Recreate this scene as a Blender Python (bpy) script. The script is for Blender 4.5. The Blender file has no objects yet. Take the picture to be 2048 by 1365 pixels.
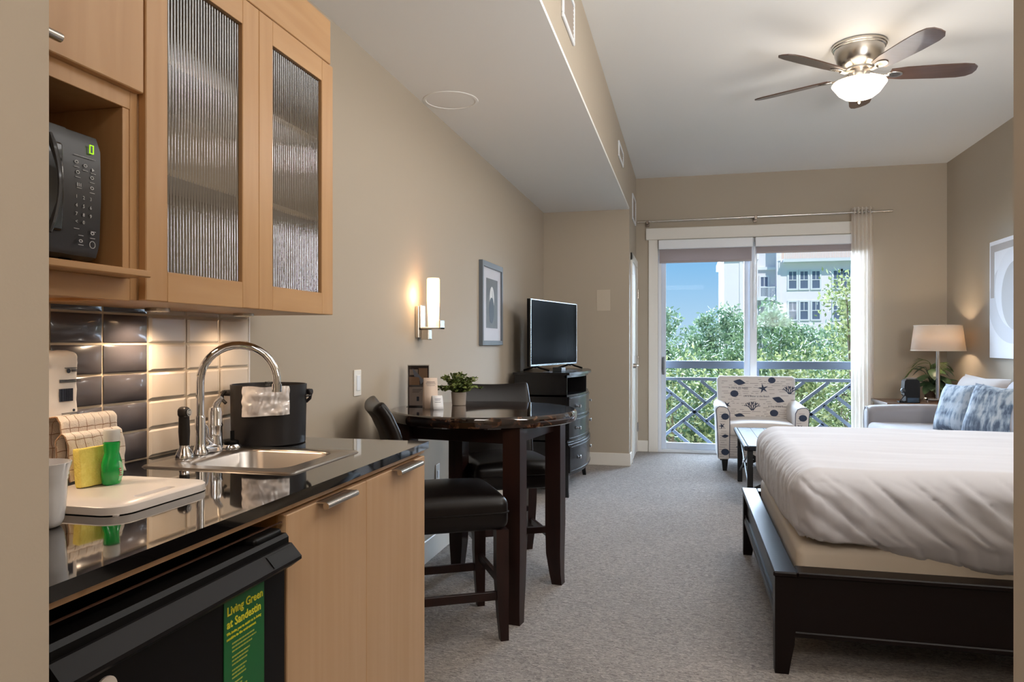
import bpy, bmesh, math, random
from math import sin, cos, pi, radians, sqrt, atan2, tan
from mathutils import Vector, Matrix, noise
random.seed(7)
SC = bpy.context.scene
COL = SC.collection

# ------------------------------------------------------------------ camera
cam_d = bpy.data.cameras.new('camera'); cam = bpy.data.objects.new('camera', cam_d); COL.objects.link(cam)
cam_d.sensor_width = 36.0
cam_d.lens = 36.0 * 1456.77 / 2048
cam_d.shift_y = 0.0015
cam_d.clip_start = 0.05; cam_d.clip_end = 400
cam.location = (0, 0, 1.22)
cam.rotation_euler = (radians(90), 0, math.atan((1372.69 - 1024) / 1456.77))
SC.camera = cam

# ------------------------------------------------------------------ world, sun, area lights, exposure
w = bpy.data.worlds.new('world'); SC.world = w; w.use_nodes = True
nt = w.node_tree; nt.nodes.clear()
tcw = nt.nodes.new('ShaderNodeTexCoord'); sep = nt.nodes.new('ShaderNodeSeparateXYZ'); ramp = nt.nodes.new('ShaderNodeValToRGB')
nt.links.new(tcw.outputs['Generated'], sep.inputs[0]); nt.links.new(sep.outputs['Z'], ramp.inputs[0])
bg = nt.nodes.new('ShaderNodeBackground'); out = nt.nodes.new('ShaderNodeOutputWorld')
el = ramp.color_ramp.elements
def lin0(c): return tuple(((v / 255 + .055) / 1.055) ** 2.4 for v in c) + (1,)
el[0].position = 0.0; el[0].color = lin0((196, 226, 248)); el[1].position = .9; el[1].color = lin0((60, 118, 196))
e_ = el.new(.10); e_.color = lin0((142, 198, 242)); e_ = el.new(.25); e_.color = lin0((100, 164, 230))
bg.inputs[1].default_value = 1.0
nt.links.new(ramp.outputs[0], bg.inputs[0]); nt.links.new(bg.outputs[0], out.inputs[0])

def lamp(name, kind, loc, energy, color, **k):
    d = bpy.data.lights.new(name, kind); d.energy = energy; d.color = color
    o = bpy.data.objects.new(name, d); COL.objects.link(o); o.location = loc
    for a, v in k.items():
        if a == 'rot': o.rotation_euler = v
        else: setattr(d, a, v)
    return o
def aim(o, d):
    o.rotation_euler = Vector(d).to_track_quat('-Z', 'Y').to_euler()
sun = lamp('sun', 'SUN', (0, -20, 30), 3.4, (1, .95, .86), angle=radians(1)); aim(sun, (-.35, .75, -.85))
glow = lamp('daylight_fill', 'SUN', (0, 30, 20), 64, (.66, .81, 1.0), angle=radians(100)); aim(glow, (.12, -1, -.26))  # extra wide sun lamp, added to strengthen daylight through the sliding door
hall = lamp('hall_fill', 'AREA', (-.1, -.7, 2.50), 54, (1, .92, .85), shape='RECTANGLE', size=1.0, size_y=1.4)  # added fill behind the camera, no fixture in the hall
room = lamp('room_fill', 'AREA', (1.0, 3.2, 3.03), 18, (1, .97, .94), shape='RECTANGLE', size=1.6, size_y=1.8)  # added overhead fill for the bedroom, not a fitting of the room
bounce = lamp('ceiling_bounce_fill', 'AREA', (1.7, 1.75, 1.75), 92, (1, .985, .965), shape='RECTANGLE', size=.7, size_y=.7); aim(bounce, (-.25, .62, .75))  # added fill, unseen behind the near wall, aimed up to brighten the ceiling
SC.view_settings.view_transform = 'Standard'
SC.view_settings.look = 'None'
SC.view_settings.exposure = 0.0
SC.view_settings.gamma = 1.0
SC.view_settings.use_curve_mapping = False
SC.cycles.max_bounces = 9; SC.cycles.diffuse_bounces = 5; SC.cycles.glossy_bounces = 5
SC.cycles.transparent_max_bounces = 16; SC.cycles.transmission_bounces = 8
SC.cycles.caustics_reflective = False; SC.cycles.caustics_refractive = False
SC.cycles.sample_clamp_indirect = 6
SC.cycles.use_denoising = True

# ------------------------------------------------------------------ materials
def lin(c):
    r = []
    for v in c:
        v /= 255.0
        r.append(v / 12.92 if v <= .04045 else ((v + .055) / 1.055) ** 2.4)
    return (r[0], r[1], r[2], 1)
MATS = {}
def mat(name, rgb, rough=.5, metal=0, spec=.5, coat=0, n=None, bump=None, trans=0, ior=1.45, sheen=0, emit=None, sub=None):
    """n=(scale, stretch xyz, rgb2, contrast) colour variation; bump=(scale, strength, dist, stretch)"""
    if name in MATS: return MATS[name]
    m = bpy.data.materials.new(name); m.use_nodes = True; t = m.node_tree
    p = t.nodes['Principled BSDF']; L = t.links.new
    p.inputs['Base Color'].default_value = lin(rgb); p.inputs['Roughness'].default_value = rough
    p.inputs['Metallic'].default_value = metal; p.inputs['Specular IOR Level'].default_value = spec
    p.inputs['Coat Weight'].default_value = coat; p.inputs['Coat Roughness'].default_value = .05
    p.inputs['Transmission Weight'].default_value = trans; p.inputs['IOR'].default_value = ior
    p.inputs['Sheen Weight'].default_value = sheen
    if emit:
        p.inputs['Emission Color'].default_value = lin(emit[0]); p.inputs['Emission Strength'].default_value = emit[1]
    tc = None
    def coords(st):
        nonlocal tc
        if tc is None: tc = t.nodes.new('ShaderNodeTexCoord')
        mp = t.nodes.new('ShaderNodeMapping'); mp.inputs['Scale'].default_value = st
        L(tc.outputs['Object'], mp.inputs['Vector']); return mp.outputs[0]
    if n:
        sc, st, c2, con = n
        nz = t.nodes.new('ShaderNodeTexNoise'); nz.inputs['Scale'].default_value = sc
        nz.inputs['Detail'].default_value = 5; nz.inputs['Distortion'].default_value = .6
        L(coords(st), nz.inputs['Vector'])
        r = t.nodes.new('ShaderNodeValToRGB'); L(nz.outputs['Fac'], r.inputs[0])
        r.color_ramp.elements[0].position = .5 - con; r.color_ramp.elements[1].position = .5 + con
        r.color_ramp.elements[0].color = lin(c2); r.color_ramp.elements[1].color = lin(rgb)
        L(r.outputs[0], p.inputs['Base Color'])
    if bump:
        sc, s, d, st = bump
        nz = t.nodes.new('ShaderNodeTexNoise'); nz.inputs['Scale'].default_value = sc; nz.inputs['Detail'].default_value = 3
        L(coords(st), nz.inputs['Vector'])
        b = t.nodes.new('ShaderNodeBump'); b.inputs['Strength'].default_value = s; b.inputs['Distance'].default_value = d
        L(nz.outputs['Fac'], b.inputs['Height']); L(b.outputs[0], p.inputs['Normal'])
    MATS[name] = m; return m
O1 = (1, 1, 1)
def thin_glass(name, tint, refl, rough, fres=1.45, base=0.0):
    m = bpy.data.materials.new(name); m.use_nodes = True; t = m.node_tree; t.nodes.clear(); L = t.links.new
    o = t.nodes.new('ShaderNodeOutputMaterial'); mx = t.nodes.new('ShaderNodeMixShader')
    tr = t.nodes.new('ShaderNodeBsdfTransparent'); tr.inputs[0].default_value = lin(tint)
    g = t.nodes.new('ShaderNodeBsdfGlossy'); g.inputs['Roughness'].default_value = rough; g.inputs[0].default_value = (refl, refl, refl, 1)
    f = t.nodes.new('ShaderNodeFresnel'); f.inputs[0].default_value = fres
    ad = t.nodes.new('ShaderNodeMath'); ad.operation = 'ADD'; ad.use_clamp = True; ad.inputs[1].default_value = base
    L(f.outputs[0], ad.inputs[0]); L(ad.outputs[0], mx.inputs[0]); L(tr.outputs[0], mx.inputs[1]); L(g.outputs[0], mx.inputs[2]); L(mx.outputs[0], o.inputs[0])
    MATS[name] = m; return m
def translucent(name, rgb, trl=.5, transp=0.0, rgb2=None):
    m = bpy.data.materials.new(name); m.use_nodes = True; t = m.node_tree; t.nodes.clear(); L = t.links.new
    o = t.nodes.new('ShaderNodeOutputMaterial'); mx = t.nodes.new('ShaderNodeMixShader'); mx.inputs[0].default_value = trl
    d = t.nodes.new('ShaderNodeBsdfDiffuse'); d.inputs[0].default_value = lin(rgb)
    r = t.nodes.new('ShaderNodeBsdfTranslucent'); r.inputs[0].default_value = lin(rgb2 or rgb)
    L(d.outputs[0], mx.inputs[1]); L(r.outputs[0], mx.inputs[2])
    if transp:
        m2 = t.nodes.new('ShaderNodeMixShader'); m2.inputs[0].default_value = transp
        tr = t.nodes.new('ShaderNodeBsdfTransparent'); L(mx.outputs[0], m2.inputs[1]); L(tr.outputs[0], m2.inputs[2]); L(m2.outputs[0], o.inputs[0])
    else: L(mx.outputs[0], o.inputs[0])
    MATS[name] = m; return m

wall_m = mat('wall_paint', (174, 162, 145), .75, bump=(220, .06, .002, O1))
ceil_m = mat('ceiling_paint', (230, 229, 226), .85, bump=(160, .08, .002, O1))
trim_m = mat('trim_paint', (226, 222, 214), .45)
white_m = mat('white_frame', (226, 229, 233), .4)
maple = mat('maple', (194, 153, 108), .38, n=(3.0, (7, 7, .7), (176, 132, 86), .32))
mapleh = mat('maple_horizontal', (194, 153, 108), .38, n=(3.0, (7, .7, 7), (176, 132, 86), .32))
maple_in = mat('maple_interior', (172, 128, 72), .5, n=(3.0, (7, 7, .7), (158, 114, 60), .3))
maple_base = mat('maple_base', (194, 160, 126), .4, n=(2.5, (9, 9, .5), (180, 144, 106), .32))
counter_m = mat('black_stone', (12, 11, 11), .035, spec=.9, coat=.6)
black_gloss = mat('black_plastic', (7, 6, 6), .4, spec=.2)
fridge_m = mat('fridge_black', (6, 4, 4), .5, spec=.2)
fridge_trim = mat('fridge_handle_black', (13, 10, 10), .48, spec=.22)
steel = mat('stainless', (168, 160, 152), .28, metal=1, n=(6, (1, 40, 1), (170, 165, 160), .3))
chrome = mat('chrome', (225, 225, 228), .06, metal=1)
nickel = mat('brushed_nickel', (196, 190, 182), .26, metal=1)
dark_wood = mat('espresso_wood', (44, 20, 15), .38, spec=.4, coat=.05, n=(4, (6, 6, .6), (24, 12, 10), .3))
bed_wood = mat('bed_wood', (18, 8, 7), .38, spec=.25, n=(4, (.6, 6, 6), (18, 10, 9), .3))
dresser_m = mat('dresser_black', (15, 14, 16), .24, spec=.45, coat=.12)
leather = mat('dark_leather', (16, 11, 10), .33, spec=.35, bump=(260, .12, .001, O1))
mw_m = mat('microwave_case', (36, 33, 33), .34, coat=.1)
mw_dark = mat('microwave_window', (14, 14, 16), .06, coat=.6)
print_w = mat('print_white', (190, 190, 190), .6)
print_k = mat('print_dark', (40, 48, 66), .6)
cer = mat('white_ceramic', (242, 241, 243), .12, coat=.4)
plas_w = mat('white_plastic', (236, 228, 222), .3)
# ------------------------------------------------------------------ mesh builder
class MB:
    def __init__(s): s.v = []; s.f = []
    def add(s, vs, fs, M=None):
        b = len(s.v)
        s.v += [tuple(M @ Vector(p)) if M else tuple(p) for p in vs]
        s.f += [tuple(b + i for i in f) for f in fs]; return s
    def box(s, x0, x1, y0, y1, z0, z1, b=0.0, M=None):
        if x0 > x1: x0, x1 = x1, x0
        if y0 > y1: y0, y1 = y1, y0
        if z0 > z1: z0, z1 = z1, z0
        b = min(b, (x1 - x0) * .45, (y1 - y0) * .45, (z1 - z0) * .45)
        if b <= 0:
            vs = [(x, y, z) for x in (x0, x1) for y in (y0, y1) for z in (z0, z1)]
            return s.add(vs, [(0, 1, 3, 2), (4, 6, 7, 5), (0, 4, 5, 1), (2, 3, 7, 6), (0, 2, 6, 4), (1, 5, 7, 3)], M)
        vs = []; idx = {}
        lo = (x0, y0, z0); hi = (x1, y1, z1)
        for c in [(i, j, k) for i in (0, 1) for j in (0, 1) for k in (0, 1)]:
            for a in range(3):
                p = []
                for q in range(3):
                    e = (hi if c[q] else lo)[q]
                    if q != a: e += -b if c[q] else b
                    p.append(e)
                idx[(c, a)] = len(vs); vs.append(p)
        fs = []
        for a in range(3):
            q, r = [(1, 2), (2, 0), (0, 1)][a]
            for sd in (0, 1):
                cs = []
                for (u, v) in ((0, 0), (1, 0), (1, 1), (0, 1)):
                    c = [0, 0, 0]; c[a] = sd; c[q] = u; c[r] = v; cs.append(idx[(tuple(c), a)])
                fs.append(tuple(cs if sd else cs[::-1]))
            for u in (0, 1):
                for v in (0, 1):
                    c0 = [0, 0, 0]; c0[q] = u; c0[r] = v; c1 = list(c0); c1[a] = 1
                    c0 = tuple(c0); c1 = tuple(c1)
                    f = (idx[(c0, q)], idx[(c1, q)], idx[(c1, r)], idx[(c0, r)])
                    fs.append(f if (u ^ v) == 0 else f[::-1])
        for c in [(i, j, k) for i in (0, 1) for j in (0, 1) for k in (0, 1)]:
            fs.append((idx[(c, 0)], idx[(c, 1)], idx[(c, 2)]))
        return s.add(vs, fs, M)
    def rbox(s, x0, x1, y0, y1, z0, z1, r, seg=3, div=.1, fn=None, M=None):
        c = ((x0 + x1) / 2, (y0 + y1) / 2, (z0 + z1) / 2); h = (abs(x1 - x0) / 2, abs(y1 - y0) / 2, abs(z1 - z0) / 2)
        r = min(r, *[q * .999 for q in h])
        ax = []
        for q in range(3):
            e = h[q] - r
            l = [-e - r * tan(pi / 4 * (seg - i) / seg) for i in range(seg)]
            n = max(1, int(round(2 * e / div))) if e > 1e-6 else 1
            l += [-e + 2 * e * i / n for i in range(n + 1)]
            l += [e + r * tan(pi / 4 * (i + 1) / seg) for i in range(seg)]
            ax.append(l)
        d = {}; vs = []; fs = []
        def vid(p):
            k = (round(p[0], 5), round(p[1], 5), round(p[2], 5))
            if k in d: return d[k]
            inn = [max(-(h[i] - r), min(h[i] - r, p[i])) for i in range(3)]
            dd = Vector([p[i] - inn[i] for i in range(3)]); nn = dd.normalized()
            q = Vector(inn) + nn * r + Vector(c)
            if fn: q = fn(q, nn)
            d[k] = len(vs); vs.append(tuple(q)); return d[k]
        for a in range(3):
            q, t = [(1, 2), (2, 0), (0, 1)][a]
            for sd in (-1, 1):
                for i in range(len(ax[q]) - 1):
                    for j in range(len(ax[t]) - 1):
                        f = []
                        for (u, v) in ((i, j), (i + 1, j), (i + 1, j + 1), (i, j + 1)):
                            p = [0, 0, 0]; p[a] = sd * h[a]; p[q] = ax[q][u]; p[t] = ax[t][v]; f.append(vid(p))
                        fs.append(tuple(f if sd > 0 else f[::-1]))
        return s.add(vs, fs, M)
    def loft(s, loops, cap0=True, cap1=True, closed=True, M=None):
        n = len(loops[0]); vs = [p for l in loops for p in l]; fs = []
        for i in range(len(loops) - 1):
            for j in range(n if closed else n - 1):
                k = (j + 1) % n
                fs.append((i * n + j, i * n + k, (i + 1) * n + k, (i + 1) * n + j))
        if cap0: fs.append(tuple(range(n))[::-1])
        if cap1: fs.append(tuple((len(loops) - 1) * n + j for j in range(n)))
        return s.add(vs, fs, M)
    def lathe(s, prof, n=24, c=(0, 0, 0), M=None, cap0=True, cap1=True):
        loops = [[(c[0] + r * cos(2 * pi * j / n), c[1] + r * sin(2 * pi * j / n), c[2] + z) for j in range(n)] for r, z in prof]
        return s.loft(loops, cap0, cap1, True, M)
    def cyl(s, p0, p1, r0, r1=None, n=16, caps=True, M=None):
        return s.tube([p0, p1], [r0, r0 if r1 is None else r1], n, M=M, caps=caps)
    def tube(s, pts, r, n=12, closed=False, caps=True, M=None, flat=1.0):
        P = [Vector(p) for p in pts]; m = len(P)
        R = r if isinstance(r, (list, tuple)) else [r] * m
        T = []
        for i in range(m):
            a = P[(i - 1) % m] if (closed or i > 0) else P[i]; b = P[(i + 1) % m] if (closed or i < m - 1) else P[i]
            T.append((b - a).normalized())
        up = Vector((0, 0, 1)) if abs(T[0].z) < .9 else Vector((1, 0, 0))
        N = (up - T[0] * up.dot(T[0])).normalized(); loops = []
        for i in range(m):
            N = (N - T[i] * N.dot(T[i])).normalized(); B = T[i].cross(N)
            loops.append([tuple(P[i] + (N * cos(2 * pi * j / n) * flat + B * sin(2 * pi * j / n)) * R[i]) for j in range(n)])
        if closed: loops.append(loops[0])
        return s.loft(loops, caps and not closed, caps and not closed, True, M)
    def prism(s, poly, fn, a, b, M=None):
        """poly 2-D list; fn(p,q,t)->xyz; extruded from t=a to t=b"""
        return s.loft([[fn(p, q, a) for p, q in poly], [fn(p, q, b) for p, q in poly]], M=M)
    def grid(s, f, nu, nv, M=None, wrap=False):
        vs = [f(i / nu, j / nv) for j in range(nv + 1) for i in range(nu + 1)]
        fs = [(j * (nu + 1) + i, j * (nu + 1) + i + 1, (j + 1) * (nu + 1) + i + 1, (j + 1) * (nu + 1) + i) for j in range(nv) for i in range(nu)]
        return s.add(vs, fs, M)
    def sheet(s, f, nu, nv, nrm, th):
        """a grid with thickness th along nrm"""
        n = Vector(nrm) * th
        a = [Vector(f(i / nu, j / nv)) for j in range(nv + 1) for i in range(nu + 1)]
        vs = [tuple(p) for p in a] + [tuple(p - n) for p in a]; K = len(a); w = nu + 1; fs = []
        for j in range(nv):
            for i in range(nu):
                q = (j * w + i, j * w + i + 1, (j + 1) * w + i + 1, (j + 1) * w + i)
                fs.append(q); fs.append(tuple(K + k for k in q[::-1]))
        for i in range(nu):
            fs.append((i + 1, i, K + i, K + i + 1)); t = nv * w; fs.append((t + i, t + i + 1, K + t + i + 1, K + t + i))
        for j in range(nv):
            fs.append((j * w, (j + 1) * w, K + (j + 1) * w, K + j * w)); t = nu; fs.append(((j + 1) * w + t, j * w + t, K + j * w + t, K + (j + 1) * w + t))
        return s.add(vs, fs)
    def text(s, txt, size, o, ux, uy, align='LEFT', ext=.0004, bold=0):
        cu = bpy.data.curves.new('t', 'FONT'); cu.body = txt; cu.size = size; cu.align_x = align; cu.extrude = ext; cu.resolution_u = 2
        cu.offset = bold
        ob = bpy.data.objects.new('t', cu); COL.objects.link(ob); bpy.context.view_layer.update()
        me = bpy.data.meshes.new_from_object(ob.evaluated_get(bpy.context.evaluated_depsgraph_get()))
        X = Vector(ux).normalized(); Y = Vector(uy).normalized(); Z = X.cross(Y); o = Vector(o)
        s.add([tuple(o + X * v.co.x + Y * v.co.y + Z * v.co.z) for v in me.vertices], [tuple(p.vertices) for p in me.polygons])
        bpy.data.objects.remove(ob); bpy.data.curves.remove(cu); bpy.data.meshes.remove(me); return s

ROOT = {}
def obj(name, mb, m, parent=None, local=False, smooth=35, label=None, kind=None):
    vs = mb.v
    if parent is not None and not local and parent.name in ROOT:
        I = ROOT[parent.name].inverted(); vs = [tuple(I @ Vector(p)) for p in vs]
    me = bpy.data.meshes.new(name); me.from_pydata(vs, [], mb.f)
    if smooth:
        me.polygons.foreach_set('use_smooth', [True] * len(me.polygons)); me.update()
        me.set_sharp_from_angle(angle=radians(smooth))
    me.update()
    me.materials.append(MATS[m] if isinstance(m, str) else m)
    o = bpy.data.objects.new(name, me); COL.objects.link(o)
    if parent is not None:
        o.parent = parent
        if parent.name in ROOT: ROOT[o.name] = ROOT[parent.name]
    if label: o['label'] = label
    if kind: o['kind'] = kind
    return o
def thing(name, label, cat, loc=(0, 0, 0), rz=0, group=None):
    o = bpy.data.objects.new(name, None); COL.objects.link(o); o.empty_display_size = .05
    o.location = loc; o.rotation_euler = (0, 0, rz); o['label'] = label; o['category'] = cat
    if group: o['group'] = group
    ROOT[o.name] = Matrix.Translation(Vector(loc)) @ Matrix.Rotation(rz, 4, 'Z')
    return o
def struct(name, mb, m, parent=None, smooth=35):
    o = obj(name, mb, m, parent, smooth=smooth)
    if parent is None: o['kind'] = 'structure'
    return o
def tag(o, label, cat, group=None, kind=None):
    o['label'] = label; o['category'] = cat
    if group: o['group'] = group
    if kind: o['kind'] = kind
    return o
def inst(name, src, loc, parent=None):
    o = src.copy(); o.name = name; COL.objects.link(o); o.location = loc
    if parent: o.parent = parent
    return o
def dup(root, loc, rz, label):
    r = root.copy(); COL.objects.link(r); r.location = loc; r.rotation_euler = (0, 0, rz); r['label'] = label
    for ch in list(root.children):
        c = ch.copy(); COL.objects.link(c); c.parent = r
        for g in ch.children:
            d = g.copy(); COL.objects.link(d); d.parent = c
    return r
def rrect(x0, x1, y0, y1, r, z, n=6):
    pts = []
    for cx, cy, a0 in ((x1 - r, y1 - r, 0), (x0 + r, y1 - r, 90), (x0 + r, y0 + r, 180), (x1 - r, y0 + r, 270)):
        for i in range(n + 1):
            a = radians(a0 + 90 * i / n); pts.append((cx + r * cos(a), cy + r * sin(a), z))
    return pts

W, B, C, D, T, S, R = -1.4075, -.548, 7.26, 8.273, 3.058, 2.536, 2.59

# ------------------------------------------------------------------ the room shell
def carpet():
    m = bpy.data.materials.new('carpet'); m.use_nodes = True; t = m.node_tree; L = t.links.new
    p = t.nodes['Principled BSDF']; p.inputs['Roughness'].default_value = .95; p.inputs['Sheen Weight'].default_value = .25
    p.inputs['Specular IOR Level'].default_value = .1
    tc = t.nodes.new('ShaderNodeTexCoord')
    n1 = t.nodes.new('ShaderNodeTexNoise'); n1.inputs['Scale'].default_value = 42; n1.inputs['Detail'].default_value = 5; n1.inputs['Roughness'].default_value = .7; n1.inputs['Distortion'].default_value = 1.5
    n2 = t.nodes.new('ShaderNodeTexNoise'); n2.inputs['Scale'].default_value = 1.7; n2.inputs['Detail'].default_value = 2
    mp = t.nodes.new('ShaderNodeMapping'); mp.inputs['Rotation'].default_value = (0, 0, .7); mp.inputs['Scale'].default_value = (1, 2.6, 1)
    L(tc.outputs['Object'], mp.inputs[0]); L(mp.outputs[0], n1.inputs[0]); L(tc.outputs['Object'], n2.inputs[0])
    r = t.nodes.new('ShaderNodeValToRGB'); L(n1.outputs[0], r.inputs[0])
    r.color_ramp.elements[0].position = .36; r.color_ramp.elements[1].position = .62
    r.color_ramp.elements[0].color = lin((104, 97, 93)); r.color_ramp.elements[1].color = lin((196, 187, 180))
    mx = t.nodes.new('ShaderNodeMixRGB'); mx.blend_type = 'MULTIPLY'; mx.inputs[0].default_value = .35
    r2 = t.nodes.new('ShaderNodeValToRGB'); L(n2.outputs[0], r2.inputs[0]); r2.color_ramp.elements[0].position = .35; r2.color_ramp.elements[1].position = .65
    r2.color_ramp.elements[0].color = (.72, .72, .72, 1)
    L(r.outputs[0], mx.inputs[1]); L(r2.outputs[0], mx.inputs[2]); L(mx.outputs[0], p.inputs['Base Color'])
    b = t.nodes.new('ShaderNodeBump'); b.inputs['Strength'].default_value = 1.0; b.inputs['Distance'].default_value = .010
    L(n1.outputs[0], b.inputs['Height']); L(b.outputs[0], p.inputs['Normal'])
    MATS['carpet'] = m; return m
carpet()
struct('floor', MB().box(-1.6, 2.75, -2.1, 8.42, -.1, 0), 'carpet')
wl = struct('wall_left', MB().box(-1.56, W, -2.1, 8.42, 0, T), wall_m)
struct('wall_closet', MB().box(W, B, C, D, 0, T), wall_m)
struct('wall_bulkhead', MB().box(W, B, -2.1, C, S + .02, T), wall_m)
struct('ceiling_soffit', MB().box(W, B, -2.1, C, S, S + .02), ceil_m)
struct('ceiling', MB().box(-1.56, 2.75, -2.1, 8.42, T, T + .15), ceil_m)
struct('wall_right', MB().box(R, 2.75, 1.18, 8.42, 0, T), wall_m)
X0, X1, ZD = -.307, 1.815, 2.355
struct('wall_back', MB().box(-1.56, X0, D, 8.42, 0, T).box(X1, 2.75, D, 8.42, 0, T).box(X0, X1, D, 8.42, ZD, T), wall_m)
struct('wall_near', MB().box(.5, .62, -2.1, 1.18, 0, T).box(.5, R, 1.18, 1.2967, 0, T), wall_m)
struct('wall_entry', MB().box(-.7225, .5, -2.1, -2.0, 0, T), wall_m)
struct('wall_hall', MB().box(W, -.7225, -2.1, .70, 0, S), wall_m)
bz = .125
struct('baseboard_left', MB().box(W, W + .014, 2.16, C, 0, bz, .004), trim_m)
struct('baseboard_closet', MB().box(W, B + .014, C - .014, C, 0, bz, .004).box(B, B + .014, C, 7.40, 0, bz, .004), trim_m)
struct('baseboard_back', MB().box(B, -.415, D - .014, D, 0, bz, .004).box(1.86, R, D - .014, D, 0, bz, .004), trim_m)
struct('baseboard_right', MB().box(R - .014, R, 1.30, D, 0, bz, .004), trim_m)

# closet door in the side of the closet box
d = struct('door_1', MB().box(B, B + .012, 7.50, 8.215, .01, 2.05, .003), trim_m)
pn = MB()
for z0, z1 in ((.18, .95), (1.08, 1.93)):
    for y0, y1 in ((7.58, 7.83), (7.89, 8.14)):
        pn.box(B + .012, B + .018, y0, y1, z0, z1, .006)
obj('door_panel', pn, trim_m, d)
obj('casing', MB().box(B, B + .02, 7.41, 7.50, 0, 2.13, .004).box(B, B + .02, 7.41, 8.268, 2.05, 2.13, .004).box(B, B + .02, 8.22, 8.268, 0, 2.05, .004), trim_m, d)
for hz in (.28, 1.02, 1.76):
    obj('hinge', MB().box(B + .012, B + .024, 8.19, 8.235, hz - .05, hz + .05, .002).cyl((B + .026, 8.217, hz - .05), (B + .026, 8.217, hz + .05), .006), nickel, d)
obj('door_handle', MB().cyl((B + .01, 7.56, .98), (B + .05, 7.56, .98), .026, .022).tube([(B + .05, 7.56, .98), (B + .06, 7.60, .98), (B + .06, 7.68, .98)], .009), nickel, d)

# vents on the bulkhead face
def vent(y0, y1, z0, z1, label):
    t = thing('wall_vent', label, 'vent', (B, (y0 + y1) / 2, z0), 0, 'vents along the bulkhead')
    fr = MB(); e = .022
    fr.box(B, B + .012, y0, y1, z0, z0 + e, .003).box(B, B + .012, y0, y1, z1 - e, z1, .003)
    fr.box(B, B + .012, y0, y0 + e, z0 + e, z1 - e, .003).box(B, B + .012, y1 - e, y1, z0 + e, z1 - e, .003)
    obj('frame', fr, white_m, t)
    obj('backing', MB().box(B, B + .002, y0 + e, y1 - e, z0 + e, z1 - e), mat('vent_dark', (110, 100, 92), .7), t)
    n = int((z1 - z0 - 2 * e) / .02)
    for i in range(n):
        z = z0 + e + .004 + i * .02
        obj('slat', MB().prism([(0.002, z), (.009, z + .008), (.009, z + .010), (.002, z + .003)], lambda p, q, y: (B + p, y, q), y0 + e, y1 - e), mat('vent_slat', (170, 158, 146), .5), t, smooth=0)
vent(3.24, 3.585, 2.69, 2.90, 'white framed air vent in the beige bulkhead, nearest of three')
vent(6.04, 6.47, 2.76, 2.89, 'small white air vent halfway along the beige bulkhead')
vent(7.63, 8.08, 2.50, 2.77, 'white air vent above the closet door near the window wall')
# flush round speaker in the soffit
t = thing('ceiling_speaker', 'faint round flush speaker in the lower ceiling beside the left wall', 'speaker', (-1.245, 3.77, S))
obj('bezel', MB().lathe([(.15, 0), (.148, -.003), (.135, -.004), (.133, -.001)], 40, (-1.245, 3.77, S), cap0=False, cap1=False), ceil_m, t)
obj('grille', MB().lathe([(.133, -.001), (.06, -.004), (.002, -.005)], 40, (-1.245, 3.77, S), cap0=False), ceil_m, t)

# ------------------------------------------------------------------ sliding door, shades, curtain
yw = D
tr = struct('trim_1', MB().box(-.44, 1.868, yw - .03, yw, 2.362, 2.492, .005).box(-.41, X0, yw - .02, yw, 0, 2.362, .004).box(X1, 1.862, yw - .02, yw, 0, 2.362, .004), trim_m)
wd = struct('window_1', MB().box(X0, X0 + .035, yw, 8.40, 0, ZD, .004).box(X1 - .02, X1, yw, 8.40, 0, ZD, .004).box(X0, X1, yw, 8.40, ZD - .05, ZD, .004).box(X0, X1, yw - .01, 8.40, 0, .03, .004), white_m)
glass = thin_glass('window_glass', (252, 254, 255), .12, .0, 1.3)
def sash(x0, x1, y, st0, st1, name, m=white_m):
    o = obj(name, MB().box(x0, x0 + st0, y, y + .035, .03, ZD - .05, .003).box(x1 - st1, x1, y, y + .035, .03, ZD - .05, .003)
        .box(x0 + st0, x1 - st1, y, y + .035, .03, .10, .003).box(x0 + st0, x1 - st1, y, y + .035, ZD - .12, ZD - .05, .003), m, wd)
    obj('pane', MB().box(x0 + st0 - .004, x1 - st1 + .004, y + .014, y + .020, .096, ZD - .116), glass, o, smooth=0)
    return o
sl = sash(X0 + .035, .690, 8.345, .05, .075, 'sliding_panel', mat('panel_frame', (206, 214, 226), .4))
fx = sash(.672, X1 - .02, 8.295, .072, .035, 'fixed_panel')
obj('latch', MB().box(-.262, -.238, 8.325, 8.347, .86, 1.06, .004).tube([(-.25, 8.325, .90), (-.25, 8.30, .92), (-.25, 8.30, 1.02), (-.25, 8.325, 1.04)], .006), mat('latch_grey', (120, 122, 126), .4), sl)
shade_m = translucent('shade_fabric', (170, 160, 160), .25)
def shade(x0, x1, zb, label):
    t = thing('roller_shade', label, 'shade', ((x0 + x1) / 2, 8.25, 2.33), 0, 'roller shades over the sliding door')
    obj('cassette', MB().box(x0, x1, 8.195, 8.27, 2.25, 2.352, .006), white_m, t)
    obj('shade_fabric', MB().box(x0 + .01, x1 - .01, 8.232, 8.234, zb, 2.255), shade_m, t, smooth=0)
    obj('hem_bar', MB().box(x0 + .01, x1 - .01, 8.226, 8.240, zb - .022, zb, .004), mat('hem_bar', (166, 156, 156), .6), t)
shade(-.300, .695, 2.12, 'left roller shade drawn lower, pinkish grey, above the blue sky')
shade(.72, 1.80, 2.20, 'right roller shade drawn slightly higher, above the white building')
t = thing('blind_wand', 'thin white pull wand hanging in front of the door mullion', 'wand', (.715, 8.20, 2.2))
obj('wand', MB().cyl((.715, 8.21, 2.25), (.715, 8.21, 1.39), .006, n=8), white_m, t)
obj('grip', MB().cyl((.715, 8.21, 1.39), (.715, 8.21, 1.37), .009, .007, n=8), white_m, t)

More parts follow.
